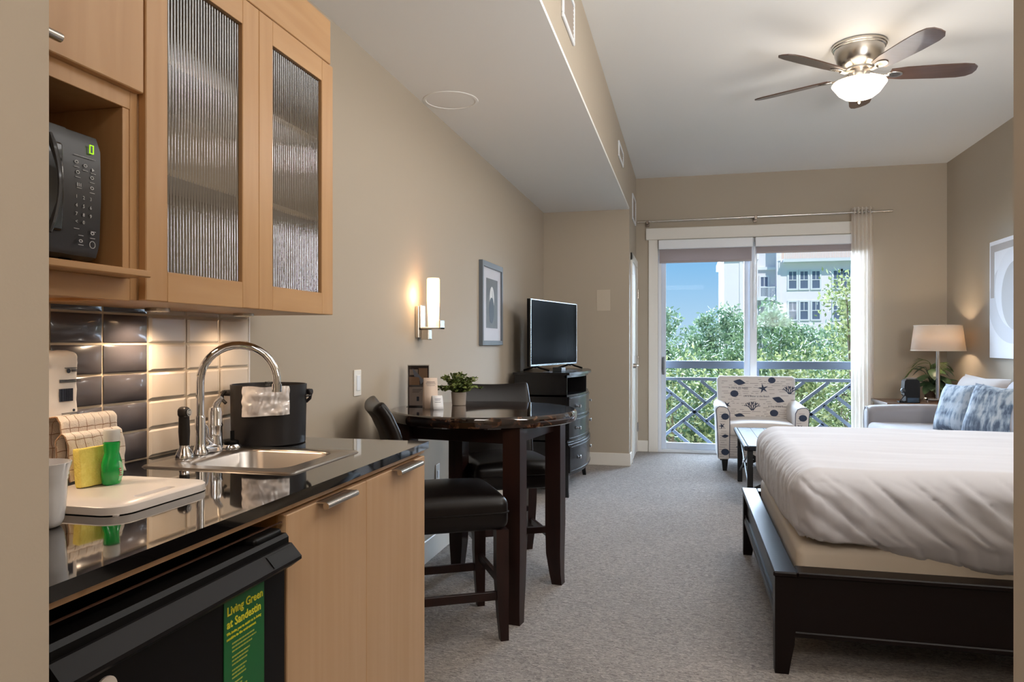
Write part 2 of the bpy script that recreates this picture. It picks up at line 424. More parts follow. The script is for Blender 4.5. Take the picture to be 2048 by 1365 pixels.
t = thing('curtain_rod', 'long brushed nickel curtain rod above the sliding door', 'curtain rod', (.75, 8.17, 2.56))
obj('rod', MB().cyl((-.53, 8.17, 2.555), (2.06, 8.17, 2.573), .011), nickel, t)
for x in (-.42, .72):
    z = 2.556 + (x + .53) * .0069
    obj('bracket', MB().box(x - .018, x + .018, 8.245, D, z - .045, z + .015, .003).cyl((x, 8.25, z - .02), (x, 8.17, z - .02), .009).box(x - .014, x + .014, 8.155, 8.186, z - .03, z + .012, .003), mat('bracket_metal', (140, 128, 118), .35, metal=1), t)
sheer = translucent('sheer_fabric', (246, 240, 232), .55, .10)
t = thing('sheer_curtain', 'gathered white sheer curtain hanging at the right end of the rod', 'curtain', (1.76, 8.17, 0))
def cur(u, v):
    x = 1.665 + .205 * u; z = 2.60 * (1 - v) + .02
    sp = 1 + .04 * sin(v * 3)
    return (1.765 + (x - 1.765) * sp, 8.165 + .028 * sin(u * 2 * pi * 5.5 + .6 * sin(v * 4)) + .006 * sin(u * 40), z)
obj('curtain_panel', MB().grid(cur, 90, 30), sheer, t, smooth=80)
for i in range(6):
    x = 1.685 + i * .034
    obj('grommet', MB().tube([(x, 8.17 + .024 * cos(a), 2.573 + .024 * sin(a)) for a in [2 * pi * k / 14 for k in range(14)]], .003, 6, closed=True), nickel, t)
# ------------------------------------------------------------------ kitchen
grout = obj('grout', MB().box(W, W + .003, .72, 2.133, .90, 1.372), mat('grout', (214, 196, 172), .8), wl, local=True)
PY, PZ, g = .1545, .0765, .006
def tile_mesh(name, pil, m, sm=60):
    mb = MB(); hx, hz = (PY - g) / 2, (PZ - g) / 2; n = 4
    ts = [-1, -.86, 0, .86, 1]
    def f(i, j):
        a, b = ts[i], ts[j]
        h = .0035 if (abs(a) == 1 or abs(b) == 1) else .0065 + pil * (1 - a * a) * (1 - b * b)
        return (h, a * hx, b * hz)
    vs = [f(i, j) for j in range(5) for i in range(5)]; fs = [(j * 5 + i, j * 5 + i + 1, j * 5 + i + 6, j * 5 + i + 5) for j in range(4) for i in range(4)]
    mb.add(vs, fs); o = obj(name, mb, m, None, smooth=sm); return o
tw = tile_mesh('tile', .0003, mat('tile_cream', (226, 212, 196), .12, coat=.5), 0)
td = tile_mesh('tile', .0055, mat('tile_charcoal', (84, 80, 84), .27, coat=.4))
first = {}
for c in range(9):
    for r in range(6):
        y = 2.133 - (c + .5) * PY; z = .911 + (r + .5) * PZ
        src = td if c in (3, 4) else tw
        o = src if src not in first.values() else src.copy()
        if o is src: first[len(first)] = src
        else: COL.objects.link(o)
        o.location = (W + .0015, y, z); o.parent = wl
obj('edge_strip', MB().box(W, W + .008, 2.131, 2.136, .911, 1.372, .001), cer, wl, local=True)

# upper glass-door cabinet
ux = -1.098; bx = W + .010
uc = thing('wall_cabinet', 'maple wall cabinet with two ribbed glass doors over the sink', 'cabinet', (-1.25, 1.72, 1.308), 0, 'maple kitchen cabinets')
ca = MB()
ca.box(bx, ux - .02, 1.302, 1.320, 1.308, 2.243, .001).box(bx, ux - .02, 2.112, 2.13, 1.308, 2.243, .001)
ca.box(bx, ux - .02, 1.320, 2.112, 1.308, 1.326, .001).box(bx, ux - .02, 1.320, 2.112, 2.225, 2.243, .001)
ca.box(bx, bx + .008, 1.320, 2.112, 1.326, 2.225)
obj('carcass', ca, maple, uc)
obj('top_panel', MB().box(ux - .02, ux - .002, 1.302, 2.118, 2.104, 2.243, .002), mapleh, uc)
for z in (1.61, 1.865):
    obj('shelf', MB().box(bx + .008, ux - .05, 1.32, 2.112, z - .009, z + .009, .001), maple, uc)
reed = thin_glass('reeded_glass', (198, 204, 206), .95, .06, 1.5, .13)
for (y0, y1) in ((1.3025, 1.7155), (1.7170, 2.130)):
    yo, yi, zo, zi = y0 + .066, y1 - .072, 1.374, 2.032
    f = MB().box(ux - .02, ux, y0, yo, 1.308, 2.10, .002).box(ux - .02, ux, yi, y1, 1.308, 2.10, .002)
    dr = obj('door', f, maple, uc)
    obj('rail', MB().box(ux - .02, ux - .0003, yo, yi, 1.308, zo, .001), mapleh, dr)
    obj('rail', MB().box(ux - .02, ux - .0003, yo, yi, zi, 2.10, .001), mapleh, dr)
    n = 27; ph = 6; pts = []
    wdt = (yi - yo) / n; vs = []; fs = []
    for i in range(n):
        for k in range(ph):
            a = pi * k / ph; y = yo + wdt * (i + .5 - .5 * cos(a)); x = ux - .014 + .0042 * sin(a)
            pts.append((x, y))
    pts.append((ux - .014, yi))
    for k, (x, y) in enumerate(pts): vs += [(x, y, zo - .004), (x, y, zi + .004)]
    for k in range(len(pts) - 1): fs.append((2 * k, 2 * k + 2, 2 * k + 3, 2 * k + 1))
    o = obj('glass_panel', MB().add(vs, fs), reed, dr, smooth=50)
# microwave cabinet
mc = thing('microwave_cabinet', 'maple wall cabinet with open niche holding the microwave', 'cabinet', (-1.25, 1.0, 1.308), 0, 'maple kitchen cabinets')
fx_ = ux - .02; Y0 = .705
ca = MB().box(bx, fx_, 1.280, 1.3005, 1.308, 2.243, .001).box(bx, fx_, Y0, Y0 + .018, 1.308, 2.243, .001)
ca.box(bx, bx + .008, Y0 + .018, 1.28, 1.308, 2.243).box(bx, fx_, Y0 + .018, 1.28, 2.225, 2.243, .001).box(bx, fx_, Y0 + .018, 1.28, 1.702, 1.75, .001)
obj('carcass', ca, maple, mc)
obj('niche_lining', MB().box(bx + .008, fx_ - .002, 1.262, 1.280, 1.366, 1.702, .001), maple, mc)
obj('shelf', MB().box(bx + .008, -1.06, Y0, 1.273, 1.352, 1.366, .002), mapleh, mc)
obj('bottom_rail', MB().box(fx_ - .018, fx_, Y0, 1.28, 1.306, 1.352, .001), mapleh, mc)
obj('bottom_panel', MB().box(bx, fx_ - .018, Y0, 1.28, 1.315, 1.328, .001), mapleh, mc)
dr = obj('door', MB().box(fx_, ux, Y0, 1.296, 1.738, 2.243, .002), maple, mc)
def pull(parent, y0, y1, z, x, r=.0065, plate=True):
    mb = MB().cyl((x, y0, z), (x, y1, z), r, n=14)
    o = obj('handle', mb, nickel, parent)
    return o
h = MB().cyl((-1.072, .93, 1.757), (-1.072, 1.062, 1.757), .0085, n=16).box(-1.098, -1.074, .95, 1.04, 1.7505, 1.7545)
obj('handle', h, nickel, dr)

mw = thing('microwave_oven', 'dark grey microwave oven standing in the maple niche', 'microwave', (-1.26, .98, 1.3662))
a0, a1, mz0, mz1 = .745, 1.208, 1.385, 1.625
obj('case', MB().box(-1.385, -1.150, a0, a1, mz0, mz1, .006), mat('mw_side', (30, 28, 28), .4), mw)
for y in (.78, 1.17):
    for x in (-1.35, -1.17): obj('foot', MB().cyl((x, y, 1.366), (x, y, 1.386), .012, n=12), black_gloss, mw)
# control panel: shallow curved front
pf = [(-1.152, mz0 - .004), (-1.136, mz0 + .002), (-1.128, mz0 + .028), (-1.124, mz0 + .12), (-1.126, mz1 - .03), (-1.136, mz1 - .002), (-1.152, mz1 + .004)]
cp = obj('control_panel', MB().prism(pf, lambda p, q, y: (p, y, q), 1.136, 1.210), mw_m, mw, smooth=30)
dp = obj('door', MB().prism([(x + .004, z) for x, z in pf], lambda p, q, y: (p, y, q), a0, 1.133), mw_m, mw, smooth=30)
obj('window', MB().rbox(-1.126, -1.1155, .79, 1.112, 1.425, 1.588, .02, 3, .05, fn=lambda q, n: Vector((q.x + .004 * (1 - ((q.z - 1.507) / .082) ** 2), q.y, q.z))), mw_dark, dp)
obj('door_handle', MB().tube([(-1.116, 1.082 + .02 * sin(pi * k / 10), 1.42 + .018 * k) for k in range(11)], [.004] + [.007] * 9 + [.004], 10), mw_m, dp)
xf = -1.1235
U, V = (0, 1, 0), (0, 0, 1)
nb = MB()
rows = [(1.4945, '123'), (1.4780, '456'), (1.4615, '789')]
for z, s_ in rows:
    for k, chh in enumerate(s_): nb.text(chh, .0095, (xf, 1.150 + k * .017, z), U, V, 'CENTER')
nb.text('<', .0095, (xf, 1.150, 1.447), U, V, 'CENTER').text('0', .0095, (xf, 1.167, 1.447), U, V, 'CENTER')
def bar(mb, y0, y1, z0, z1, x=xf): mb.box(x - .0004, x + .0004, y0, y1, z0, z1)
bar(nb, 1.144, 1.196, 1.5755, 1.5762)
for (y, z) in ((1.150, 1.553), (1.171, 1.550), (1.190, 1.548), (1.153, 1.534), (1.187, 1.530), (1.156, 1.514), (1.187, 1.510), (1.150, 1.436), (1.19, 1.435), (1.16, 1.424), (1.188, 1.422), (1.16, 1.406)):
    bar(nb, y - .006, y + .006, z, z + .0009)
for (y, z) in ((1.150, 1.560), (1.171, 1.557), (1.153, 1.541), (1.187, 1.537), (1.187, 1.517), (1.188, 1.429), (1.160, 1.411)):
    nb.lathe([(.0045, 0), (.0045, .0006), (.0028, .0006), (.0028, 0)], 12, (0, 0, 0), Matrix.Translation((xf - .0003, y, z + .003)) @ Matrix.Rotation(pi / 2, 4, 'Y') @ Matrix.Diagonal((.7, 1, 1, 1)), cap0=False, cap1=False)
nb.add([(xf, 1.187, 1.552), (xf, 1.193, 1.5555), (xf, 1.187, 1.559)], [(0, 1, 2)])
for k in range(3): nb.box(xf - .0003, xf + .0004, 1.151 + .004 * k, 1.1525 + .004 * k, 1.517, 1.524)
nb.lathe([(.0072, 0), (.0072, .0006), (.0062, .0006), (.0062, 0)], 20, (0, 0, 0), Matrix.Translation((xf - .0003, 1.188, 1.410)) @ Matrix.Rotation(pi / 2, 4, 'Y'), cap0=False, cap1=False)
obj('button_print', nb, print_w, cp, smooth=0)
obj('clock_digit', MB().box(xf, xf + .0018, 1.180, 1.1812, 1.586, 1.603).box(xf, xf + .0018, 1.1885, 1.1897, 1.586, 1.603).box(xf, xf + .0018, 1.1812, 1.1885, 1.6016, 1.603).box(xf, xf + .0018, 1.1812, 1.1885, 1.586, 1.5874), mat('led_green', (150, 220, 20), .5, emit=((170, 235, 20), .9)), cp, smooth=0, label='glowing green clock digit')

# base cabinets (two maple doors) and the end panel
bc = thing('base_cabinet', 'pale maple base cabinet with two slab doors beside the small fridge', 'cabinet', (-1.1, 1.73, 0), 0, 'maple kitchen cabinets')
obj('carcass', MB().box(-.85, -.812, 1.334, 2.133, .10, .874, .001).box(W + .016, -.85, 1.334, 1.352, .10, .874, .001).box(W + .016, -.85, 2.115, 2.133, .10, .874, .001).box(W + .016, W + .03, 1.352, 2.115, .10, .874).box(W + .016, -.85, 1.352, 2.115, .10, .12).box(W + .016, -.86, 1.334, 2.133, 0, .10), maple_in, bc)
for (y0, y1, h0, h1) in ((1.334, 1.7125, 1.452, 1.602), (1.7145, 2.136, 1.872, 2.045)):
    dr = obj('door', MB().box(-.812, -.79, y0, y1, .105, .8685, .002), maple_base, bc)
    zz = .862
    mb = MB().cyl((-.765, h0, zz), (-.765, h1, zz), .0075, n=16).box(-.792, -.766, h0 + .005, h1 - .005, zz + .004, zz + .0075)
    obj('handle', mb, nickel, dr)
ct = thing('countertop', 'glossy black stone countertop running along the tiled wall', 'countertop', (-1.1, 1.43, .873))
cx0, cx1, cy0, cy1 = -1.232, -.948, 1.583, 1.868
mb = MB()
mb.loft([rrect(cx0, cx1, cy0, cy1, .03, .911, 4), [(x, y, .911) for x, y in []] or rrect(W + .008, -.783, .70, 2.156, .003, .911, 4)], False, False)
mb.loft([rrect(W + .008, -.783, .70, 2.156, .003, .911, 4), rrect(W + .008, -.783, .70, 2.156, .003, .8895, 4)], False, False)
mb.loft([rrect(W + .008, -.783, .70, 2.156, .003, .8895, 4), rrect(cx0, cx1, cy0, cy1, .03, .8895, 4)], False, False)
mb.loft([rrect(cx0, cx1, cy0, cy1, .03, .8895, 4), rrect(cx0, cx1, cy0, cy1, .03, .911, 4)], False, False)
obj('slab', mb, counter_m, ct)
obj('substrate', MB().box(W + .01, -.797, .70, 1.33, .8755, .8893).box(W + .01, -.797, 1.33, 1.50, .8755, .8893).box(-.905, -.797, 1.50, 1.92, .8755, .8893).box(W + .01, -.797, 1.92, 2.15, .8755, .8893), maple_base, ct, label='pale wooden strip under the black stone')

# sink
sk = thing('sink', 'small stainless steel drop-in bar sink with rounded basin', 'sink', (-1.10, 1.72, .911))
sx0, sx1, sy0, sy1 = -1.318, -.895, 1.535, 1.905
z = .911
L_ = [rrect(sx0, sx1, sy0, sy1, .02, z + .0003, 6), rrect(sx0 + .003, sx1 - .003, sy0 + .003, sy1 - .003, .02, z + .004, 6), rrect(sx0 + .010, sx1 - .010, sy0 + .010, sy1 - .010, .018, z + .0035, 6),
      rrect(cx0, cx1, cy0 - .0, cy1, .05, z + .003, 6), rrect(cx0 + .006, cx1 - .006, cy0 + .006, cy1 - .006, .05, z - .004, 6),
      rrect(cx0 + .014, cx1 - .014, cy0 + .014, cy1 - .014, .05, z - .10, 6), rrect(cx0 + .04, cx1 - .04, cy0 + .04, cy1 - .04, .05, z - .13, 6), rrect(cx0 + .11, cx1 - .11, cy0 + .11, cy1 - .11, .02, z - .134, 6)]
obj('basin', MB().loft(L_, False, True), steel, sk, smooth=50)
obj('drain', MB().lathe([(.03, 0), (.03, .003), (.02, .003), (.018, .001)], 20, (-1.09, 1.7255, z - .134)), chrome, sk)
# faucet
zt = .9155
fa = thing('faucet', 'tall chrome gooseneck faucet with side lever behind the sink', 'faucet', (-1.288, 1.765, zt))
A = Vector((-1.288, 1.732, 0)); dirv = Vector((.187, .075, 0)).normalized(); rr = .101
pts = [A + Vector((0, 0, zt + .02)), A + Vector((0, 0, 1.0)), A + Vector((0, 0, 1.07))]
for k in range(0, 19):
    a = pi - (pi * 1.02) * k / 18
    pts.append(A + dirv * (rr + rr * cos(a)) + Vector((0, 0, 1.112 + rr * sin(a))))
obj('spout', MB().tube(pts, .0108, 18), chrome, fa, smooth=60)
e = pts[-1]
obj('aerator', MB().cyl(e, e - Vector((0, 0, .022)), .0135, n=18), chrome, fa)
obj('base', MB().lathe([(.021, 0), (.021, .008), (.017, .016), (.0135, .03), (.0135, .10), (.012, .106)], 20, (A.x, A.y, zt)).rbox(-1.305, -1.272, 1.725, 1.802, zt, zt + .022, .008, 3, .03), chrome, fa, smooth=50)
obj('valve_body', MB().lathe([(.021, 0), (.0205, .02), (.019, .04), (.019, .066), (.0205, .07), (.0205, .074), (.019, .078), (.019, .108), (.016, .122), (.001, .125)], 22, (-1.288, 1.797, zt)).tube([(-1.288, 1.735, zt + .085), (-1.288, 1.752, zt + .07), (-1.288, 1.758, zt + .045), (-1.288, 1.775, zt + .03), (-1.288, 1.79, zt + .035)], .009, 12), chrome, fa, smooth=50)
obj('lever', MB().tube([(-1.288, 1.797, zt + .120), (-1.282, 1.797, zt + .136), (-1.268, 1.798, zt + .150)], [.010, .009, .006], 12), chrome, fa, smooth=50)
sp = thing('side_sprayer', 'black handled pull-out sprayer in a chrome flared holder left of the faucet', 'sprayer', (-1.288, 1.668, zt))
obj('holder', MB().lathe([(.0235, 0), (.0235, .004), (.021, .012), (.013, .028), (.0125, .034)], 22, (-1.288, 1.668, zt)), chrome, sp)
hb = MB().tube([(-1.288, 1.668, zt + .034), (-1.288, 1.667, zt + .07), (-1.287, 1.665, zt + .105), (-1.285, 1.662, zt + .122)], [.0125, .0145, .0135, .012], 18)
hb.rbox(-1.300, -1.268, 1.648, 1.674, zt + .105, zt + .136, .012, 4, .02)
ho = obj('handle', hb, mat('sprayer_black', (30, 26, 24), .35), sp, smooth=50)
mb = MB()
Mx = Matrix.Translation((-1.2678, 1.661, zt + .121)) @ Matrix.Rotation(pi / 2, 4, 'Y')
mb.lathe([(.0095, 0), (.0095, .0006), (.0078, .0006), (.0078, 0)], 18, M=Mx, cap0=False, cap1=False)
mb.box(-1.2680, -1.2672, 1.6525, 1.6695, zt + .1204, zt + .1216).box(-1.2680, -1.2672, 1.6604, 1.6616, zt + .1125, zt + .1295).box(-1.2680, -1.2671, 1.657, 1.665, zt + .117, zt + .125)
obj('spray_mark', mb, print_w, ho, smooth=0)
st = thing('sink_stopper', 'chrome and black round sink stopper lying by the bucket', 'stopper', (-1.285, 1.868, zt))
obj('cap', MB().lathe([(.030, 0), (.030, .004), (.026, .010), (.018, .012)], 26, (-1.285, 1.868, zt)), chrome, st)
obj('knob', MB().lathe([(.021, .012), (.021, .018), (.018, .021), (.001, .022)], 24, (-1.285, 1.868, zt)).cyl((-1.285, 1.868, zt + .02), (-1.285, 1.868, zt + .048), .0035, n=10).cyl((-1.285, 1.876, zt + .02), (-1.285, 1.876, zt + .048), .0035, n=10), black_gloss, st)

# ice bucket
bk = thing('ice_bucket', 'matte black round ice bucket standing at the far end of the counter', 'bucket', (-1.255, 2.015, .911))
cb = (-1.255, 2.015, .911)
bm_ = mat('bucket_black', (34, 31, 32), .42, spec=.4)
obj('body', MB().lathe([(.106, 0), (.1095, .003), (.113, .178), (.113, .181), (.109, .181), (.106, .02), (.001, .018)], 48, cb), bm_, bk)
obj('inner_lid', MB().lathe([(.105, .172), (.02, .174), (.001, .174)], 32, cb).lathe([(.009, .174), (.012, .188), (.001, .190)], 16, cb), thin_glass('clear_knob', (235, 235, 235), .9, .1, 1.45, .1), bk)
for sgn in (-1, 1):
    px, py = cb[0] + sgn * .112 * .85, cb[1] + sgn * .112 * .53
    hx_ = [(px + sgn * .010, py - .006, 1.073), (px + sgn * .020, py - .01, 1.060), (px + sgn * .018, py - .012, 1.046), (px + sgn * .006, py - .012, 1.036)]
    obj('bail_lug', MB().tube(hx_, .005, 10).cyl((px - sgn * .005, py, 1.066), (px + sgn * .018, py, 1.066), .009, n=14), bm_, bk)
obj('bail', MB().tube([(cb[0] + .125 * cos(a), cb[1] + .125 * sin(a), 1.050 - .09 * abs(sin(a)) * .0 + .006) for a in [pi * k / 24 for k in range(25)]], .0025, 8), bm_, bk)
bagm = translucent('clear_bag', (235, 225, 215), .3, .25)
pgl = mat('bag_plastic', (240, 232, 228), .10, spec=1, coat=.9)
bag = thing('plastic_bag', 'clear folded plastic liner bag draped over the bucket front', 'bag', (-1.2, 1.91, 1.0))
def bagf(u, v):
    a = radians(-97 + 68 * u); z = 1.090 - .086 * v + .006 * (u - .5) * v + .003 * noise.noise(Vector((u * 3, 1, v)))
    n_ = noise.noise(Vector((u * 4, v * 5, 1))) * .8 + abs(noise.noise(Vector((u * 9, v * 3 + u * 4, 3)))) * .9
    r = .1175 + .008 * n_ + .003 * v
    return (cb[0] + r * cos(a), cb[1] + r * sin(a), z)
obj('liner', MB().grid(bagf, 44, 36), pgl, bag, smooth=25)

# cutting board and what stands on it
bd = thing('cutting_board', 'white plastic cutting board with a cut-out grip on the black counter', 'cutting board', (-1.09, 1.23, .911))
bmz = .9125
def bl(x0, x1, y0, y1, r, z): return rrect(x0, x1, y0, y1, r, z, 8)
hb0, hb1, hy0, hy1 = -1.022, -1.002, 1.175, 1.275
mb = MB()
lo = bl(-1.225, -.974, 1.085, 1.356, .045, bmz); hi = bl(-1.225, -.974, 1.085, 1.356, .045, .926)
hl = bl(hb0, hb1, hy0, hy1, .0095, bmz); hh = bl(hb0, hb1, hy0, hy1, .0095, .926)
ins = bl(-1.222, -.977, 1.088, 1.353, .043, .9285); hh2 = bl(hb0 - .001, hb1 + .001, hy0 - .001, hy1 + .001, .0099, .9285)
mb.loft([hl, lo, hi, ins, hh2, hh, hl], False, False)
obj('board', mb, plas_w, bd, smooth=50)
for x in (-1.2, -.99):
    for y in (1.10, 1.34): obj('foot', MB().cyl((x, y, .911), (x, y, .9135), .006, n=10), plas_w, bd)
bt = thing('dish_soap_bottle', 'small translucent green dish soap bottle with white cap', 'bottle', (-1.150, 1.266, .9288))
c3 = (-1.150, 1.266, .9288)
def bot(prof, n=28, ey=1.0, ex=.62):
    loops = []
    for r, z, k in prof:
        loops.append([(c3[0] + r * ex * k * cos(2 * pi * j / n), c3[1] + r * ey * sin(2 * pi * j / n), c3[2] + z) for j in range(n)])
    return MB().loft(loops, True, True)
gm = mat('green_soap', (24, 196, 84), .06, trans=.5, ior=1.4, coat=.6)
obj('liquid', bot([(.019, 0, 1), (.0225, .004, 1), (.0245, .022, 1), (.0235, .045, 1), (.018, .058, 1.2), (.0155, .064, 1.3), (.016, .074, 1.4), (.017, .086, 1.4), (.0135, .0885, 1.4)]), gm, bt, smooth=50)
obj('cap', bot([(.0155, .0885, 1.5), (.016, .1, 1.5), (.0165, .108, 1.5), (.015, .112, 1.5)]), mat('frosted_cap', (226, 226, 222), .35, trans=.2), bt, smooth=50)
lb = MB()
for k in range(12):
    pass
lab = [(0.0095 * cos(2 * pi * k / 24), .0205 * sin(2 * pi * k / 24)) for k in range(24)]
My = Matrix.Translation((-1.1362, 1.2705, .956)) @ Matrix.Rotation(radians(-12), 4, 'Z')
obj('label', MB().prism(lab, lambda p, q, t: (t, p, q), -.0006, .0006, M=My), mat('label_pale_green', (150, 200, 160), .5), bt)
lt = MB()
for k, (s_, zz) in enumerate((('dish', .006), ('soap', -.002))): pass
for k in range(4): lt.box(.0006, .0012, -.006 + .001 * k, .006 - .0015 * (k % 2), -.010 + k * .0045, -.0085 + k * .0045, M=My)
obj('label_print', lt, mat('label_red', (180, 50, 70), .5), bt, smooth=0)

sg = thing('sponge', 'flat yellow cellulose sponge standing upright against the towel', 'sponge', (-1.172, 1.246, .9288))
obj('sponge_block', MB().rbox(-.010, .010, -.036, .036, 0, .078, .003, 2, .009, fn=lambda q, n: q + n * .0012 * noise.noise(q * 260), M=Matrix.Translation((-1.174, 1.246, .9292)) @ Matrix.Rotation(radians(-6), 4, 'Z') @ Matrix.Rotation(radians(-6), 4, 'Y')),
    mat('sponge_yellow', (252, 236, 132), .85, n=(90, O1, (240, 220, 104), .2), bump=(300, .8, .003, O1)), sg)

def towel_mat():
    m = mat('towel_cloth', (232, 216, 200), .95, sheen=.3, bump=(420, .9, .003, O1)); t = m.node_tree; L = t.links.new; p = t.nodes['Principled BSDF']
    tc = t.nodes.new('ShaderNodeTexCoord'); br = t.nodes.new('ShaderNodeTexBrick'); br.offset = 0
    br.inputs['Color1'].default_value = lin((234, 220, 206)); br.inputs['Color2'].default_value = lin((234, 220, 206)); br.inputs['Mortar'].default_value = lin((150, 112, 78))
    br.inputs['Scale'].default_value = 1; br.inputs['Brick Width'].default_value = .021; br.inputs['Row Height'].default_value = .030; br.inputs['Mortar Size'].default_value = .0008
    L(tc.outputs['UV'], br.inputs[0]); L(br.outputs[0], p.inputs['Base Color']); return m
tm = towel_mat()
def towel(name, prof, y0, y1, skew, parent):
    """a folded cloth: profile polyline in x,z extruded along y, thick, with a UV grid"""
    n = 22; P = []; acc = [0]
    for k in range(len(prof) - 1): acc.append(acc[-1] + math.dist(prof[k], prof[k + 1]))
    def f(u, v):
        s_ = v * acc[-1]; k = max(i for i in range(len(acc)) if acc[i] <= s_ + 1e-9); k = min(k, len(prof) - 2)
        q = (s_ - acc[k]) / (acc[k + 1] - acc[k]); x = prof[k][0] * (1 - q) + prof[k + 1][0] * q; z = prof[k][1] * (1 - q) + prof[k + 1][1] * q
        y = y0 + (y1 - y0) * u
        w_ = .003 * noise.noise(Vector((y * 60, s_ * 60, 2))) + .0022 * abs(sin(pi * (y - y0) / .021))
        return (x + w_ + skew * (y - y0), y + .003 * noise.noise(Vector((s_ * 30, 5, 1))), z + w_ * .6)
    nv = 60; o = obj(name, MB().grid(f, n, nv), tm, parent, smooth=80)
    uv = o.data.uv_layers.new(name='UVMap'); 
    for lp in o.data.loops:
        vi = lp.vertex_index; i = vi % (n + 1); j = vi // (n + 1)
        uv.data[lp.index].uv = (i / n * (y1 - y0), j / nv * acc[-1])
    md = o.modifiers.new('th', 'SOLIDIFY'); md.thickness = .004; md.offset = 0
    return o
t = thing('dish_towel', 'folded white dish towel with brown grid lines behind the sponge', 'towel', (-1.26, 1.29, .911))
roll = [(-1.300, .936), (-1.302, .97), (-1.304, 1.02), (-1.300, 1.050), (-1.288, 1.062), (-1.270, 1.064), (-1.258, 1.054), (-1.254, 1.040)]
towel('back_fold', roll + [(-1.253, 1.0), (-1.252, .937)], 1.245, 1.390, .04, t)
fr_ = [(-1.249, .936), (-1.249, .98), (-1.246, 1.020), (-1.236, 1.032), (-1.224, 1.026), (-1.219, 1.010), (-1.217, .97), (-1.214, .936)]
towel('front_fold', fr_, 1.225, 1.370, .03, t)

pk = thing('paper_towel_pack', 'white wrapped pack of paper goods with a barcode leaning by dark tiles', 'pack', (-1.36, 1.3, .911))
pw = mat('wrapper', (246, 240, 234), .32, coat=.3)
obj('wrapper', MB().rbox(-1.395, -1.335, 1.20, 1.376, .9115, 1.200, .014, 3, .012, fn=lambda q, n: q + n * (.0030 * noise.noise(q * 42) + (.006 * abs(noise.noise(Vector((q.x * 60, q.y * 60, q.z * 12)))) if q.z > 1.165 else 0))), pw, pk, smooth=60)
pp = MB(); px = -1.3318
def pbar(y0, y1, z0, z1): pp.box(px - .004, px + .0005, y0, y1, z0, z1)
random.seed(3); y = 1.319
while y < 1.354:
    wv = random.choice((.0008, .0014, .002)); pbar(y, y + wv, 1.090, 1.118); y += wv + random.choice((.0009, .0015))
for z in (1.137, 1.1345, 1.132): pbar(1.32, 1.375, z, z + .0009)
pbar(1.334, 1.366, 1.163, 1.164)
for z in (1.155, 1.157, 1.159): pbar(1.352, 1.366, z, z + .001)
for z in (1.060, 1.0635, 1.052): pbar(1.325, 1.372, z, z + .0008)
pp.lathe([(.005, 0), (.005, .001), (.001, .001)], 14, M=Matrix.Translation((px - .0006, 1.342, 1.157)) @ Matrix.Rotation(pi / 2, 4, 'Y'))
pp.lathe([(.003, 0), (.003, .001), (.001, .001)], 14, M=Matrix.Translation((px - .0006, 1.356, 1.069)) @ Matrix.Rotation(pi / 2, 4, 'Y'))
pp.text('JCS', .016, (px + .0004, 1.316, 1.035), U, V)
obj('wrapper_print', pp, print_k, pk, smooth=0)

mg = thing('mug', 'white ceramic mug with ridges under its rim, half hidden at left', 'mug', (-1.049, 1.0, .911))
cm = (-1.049, 1.0, .911)
obj('cup', MB().lathe([(.026, 0), (.030, .003), (.034, .012), (.0365, .03), (.0385, .06), (.039, .078), (.0405, .081), (.040, .085), (.0415, .088), (.0412, .093), (.0445, .103), (.0455, .108), (.0435, .1085), (.040, .10), (.036, .06), (.030, .01), (.001, .008)], 40, cm), cer, mg, smooth=50)
obj('handle', MB().tube([(cm[0] - .015, cm[1] - .034, .995), (cm[0] - .02, cm[1] - .058, .998), (cm[0] - .02, cm[1] - .060, .965), (cm[0] - .013, cm[1] - .030, .94)], .005, 10), cer, mg, smooth=60)

# under-cabinet puck lights
for k, (x, y, e_) in enumerate(((-1.315, 1.60, 2.9), (-1.30, 1.12, 2.0), (-1.30, 1.95, .8))):
    z = 1.308 if k != 1 else 1.315
    t = thing('puck_light', ('round chrome puck light under the glass-door cabinet, left one', 'round chrome puck light under the microwave cabinet', 'round puck light under the far end of the glass cabinet')[k], 'light', (x, y, z))
    obj('ring', MB().lathe([(.030, 0), (.030, -.008), (.024, -.010), (.022, -.006)], 24, (x, y, z), cap0=False, cap1=False), nickel, t)
    obj('lens', MB().lathe([(.0225, -.004), (.001, -.005)], 20, (x, y, z), cap0=False), mat('warm_lens', (255, 214, 160), .4, emit=((255, 200, 140), 6)), t)
    l = lamp('puck_glow', 'SPOT', (x, y, z - .012), e_ * 2.2, (1, .74, .50), spot_size=radians(150), spot_blend=.7, shadow_soft_size=.02)
    l.rotation_euler = (0, 0, 0)

# mini fridge
fg = thing('mini_fridge', 'black under-counter mini fridge with angled full-width handle', 'fridge', (-1.1, 1.02, 0))
obj('cabinet_body', MB().box(-1.36, -.812, .735, 1.297, .02, .838, .004), fridge_m, fg)
dr = obj('door', MB().box(-.808, -.770, .735, 1.297, .03, .800, .006), fridge_m, fg)
obj('top_cap', MB().prism([(-.812, .800), (-.766, .800), (-.766, .836), (-.772, .843), (-.812, .843)], lambda p, q, y: (p, y, q), .735, 1.300), black_gloss, dr)
hp = [(-.768, .824), (-.760, .824), (-.738, .800), (-.738, .794), (-.760, .778), (-.768, .778)]
obj('handle', MB().prism(hp, lambda p, q, y: (p, y, q), .735, 1.301), fridge_trim, dr)
obj('handle_inlay', MB().prism([(-.7565, .8215), (-.7555, .8215), (-.7385, .8035), (-.7395, .8035)], lambda p, q, y: (p, y, q), 1.205, 1.292), black_gloss, dr)
obj('hinge_cover', MB().rbox(-.86, -.775, 1.20, 1.292, .838, .8545, .007, 3, .03), black_gloss, fg)
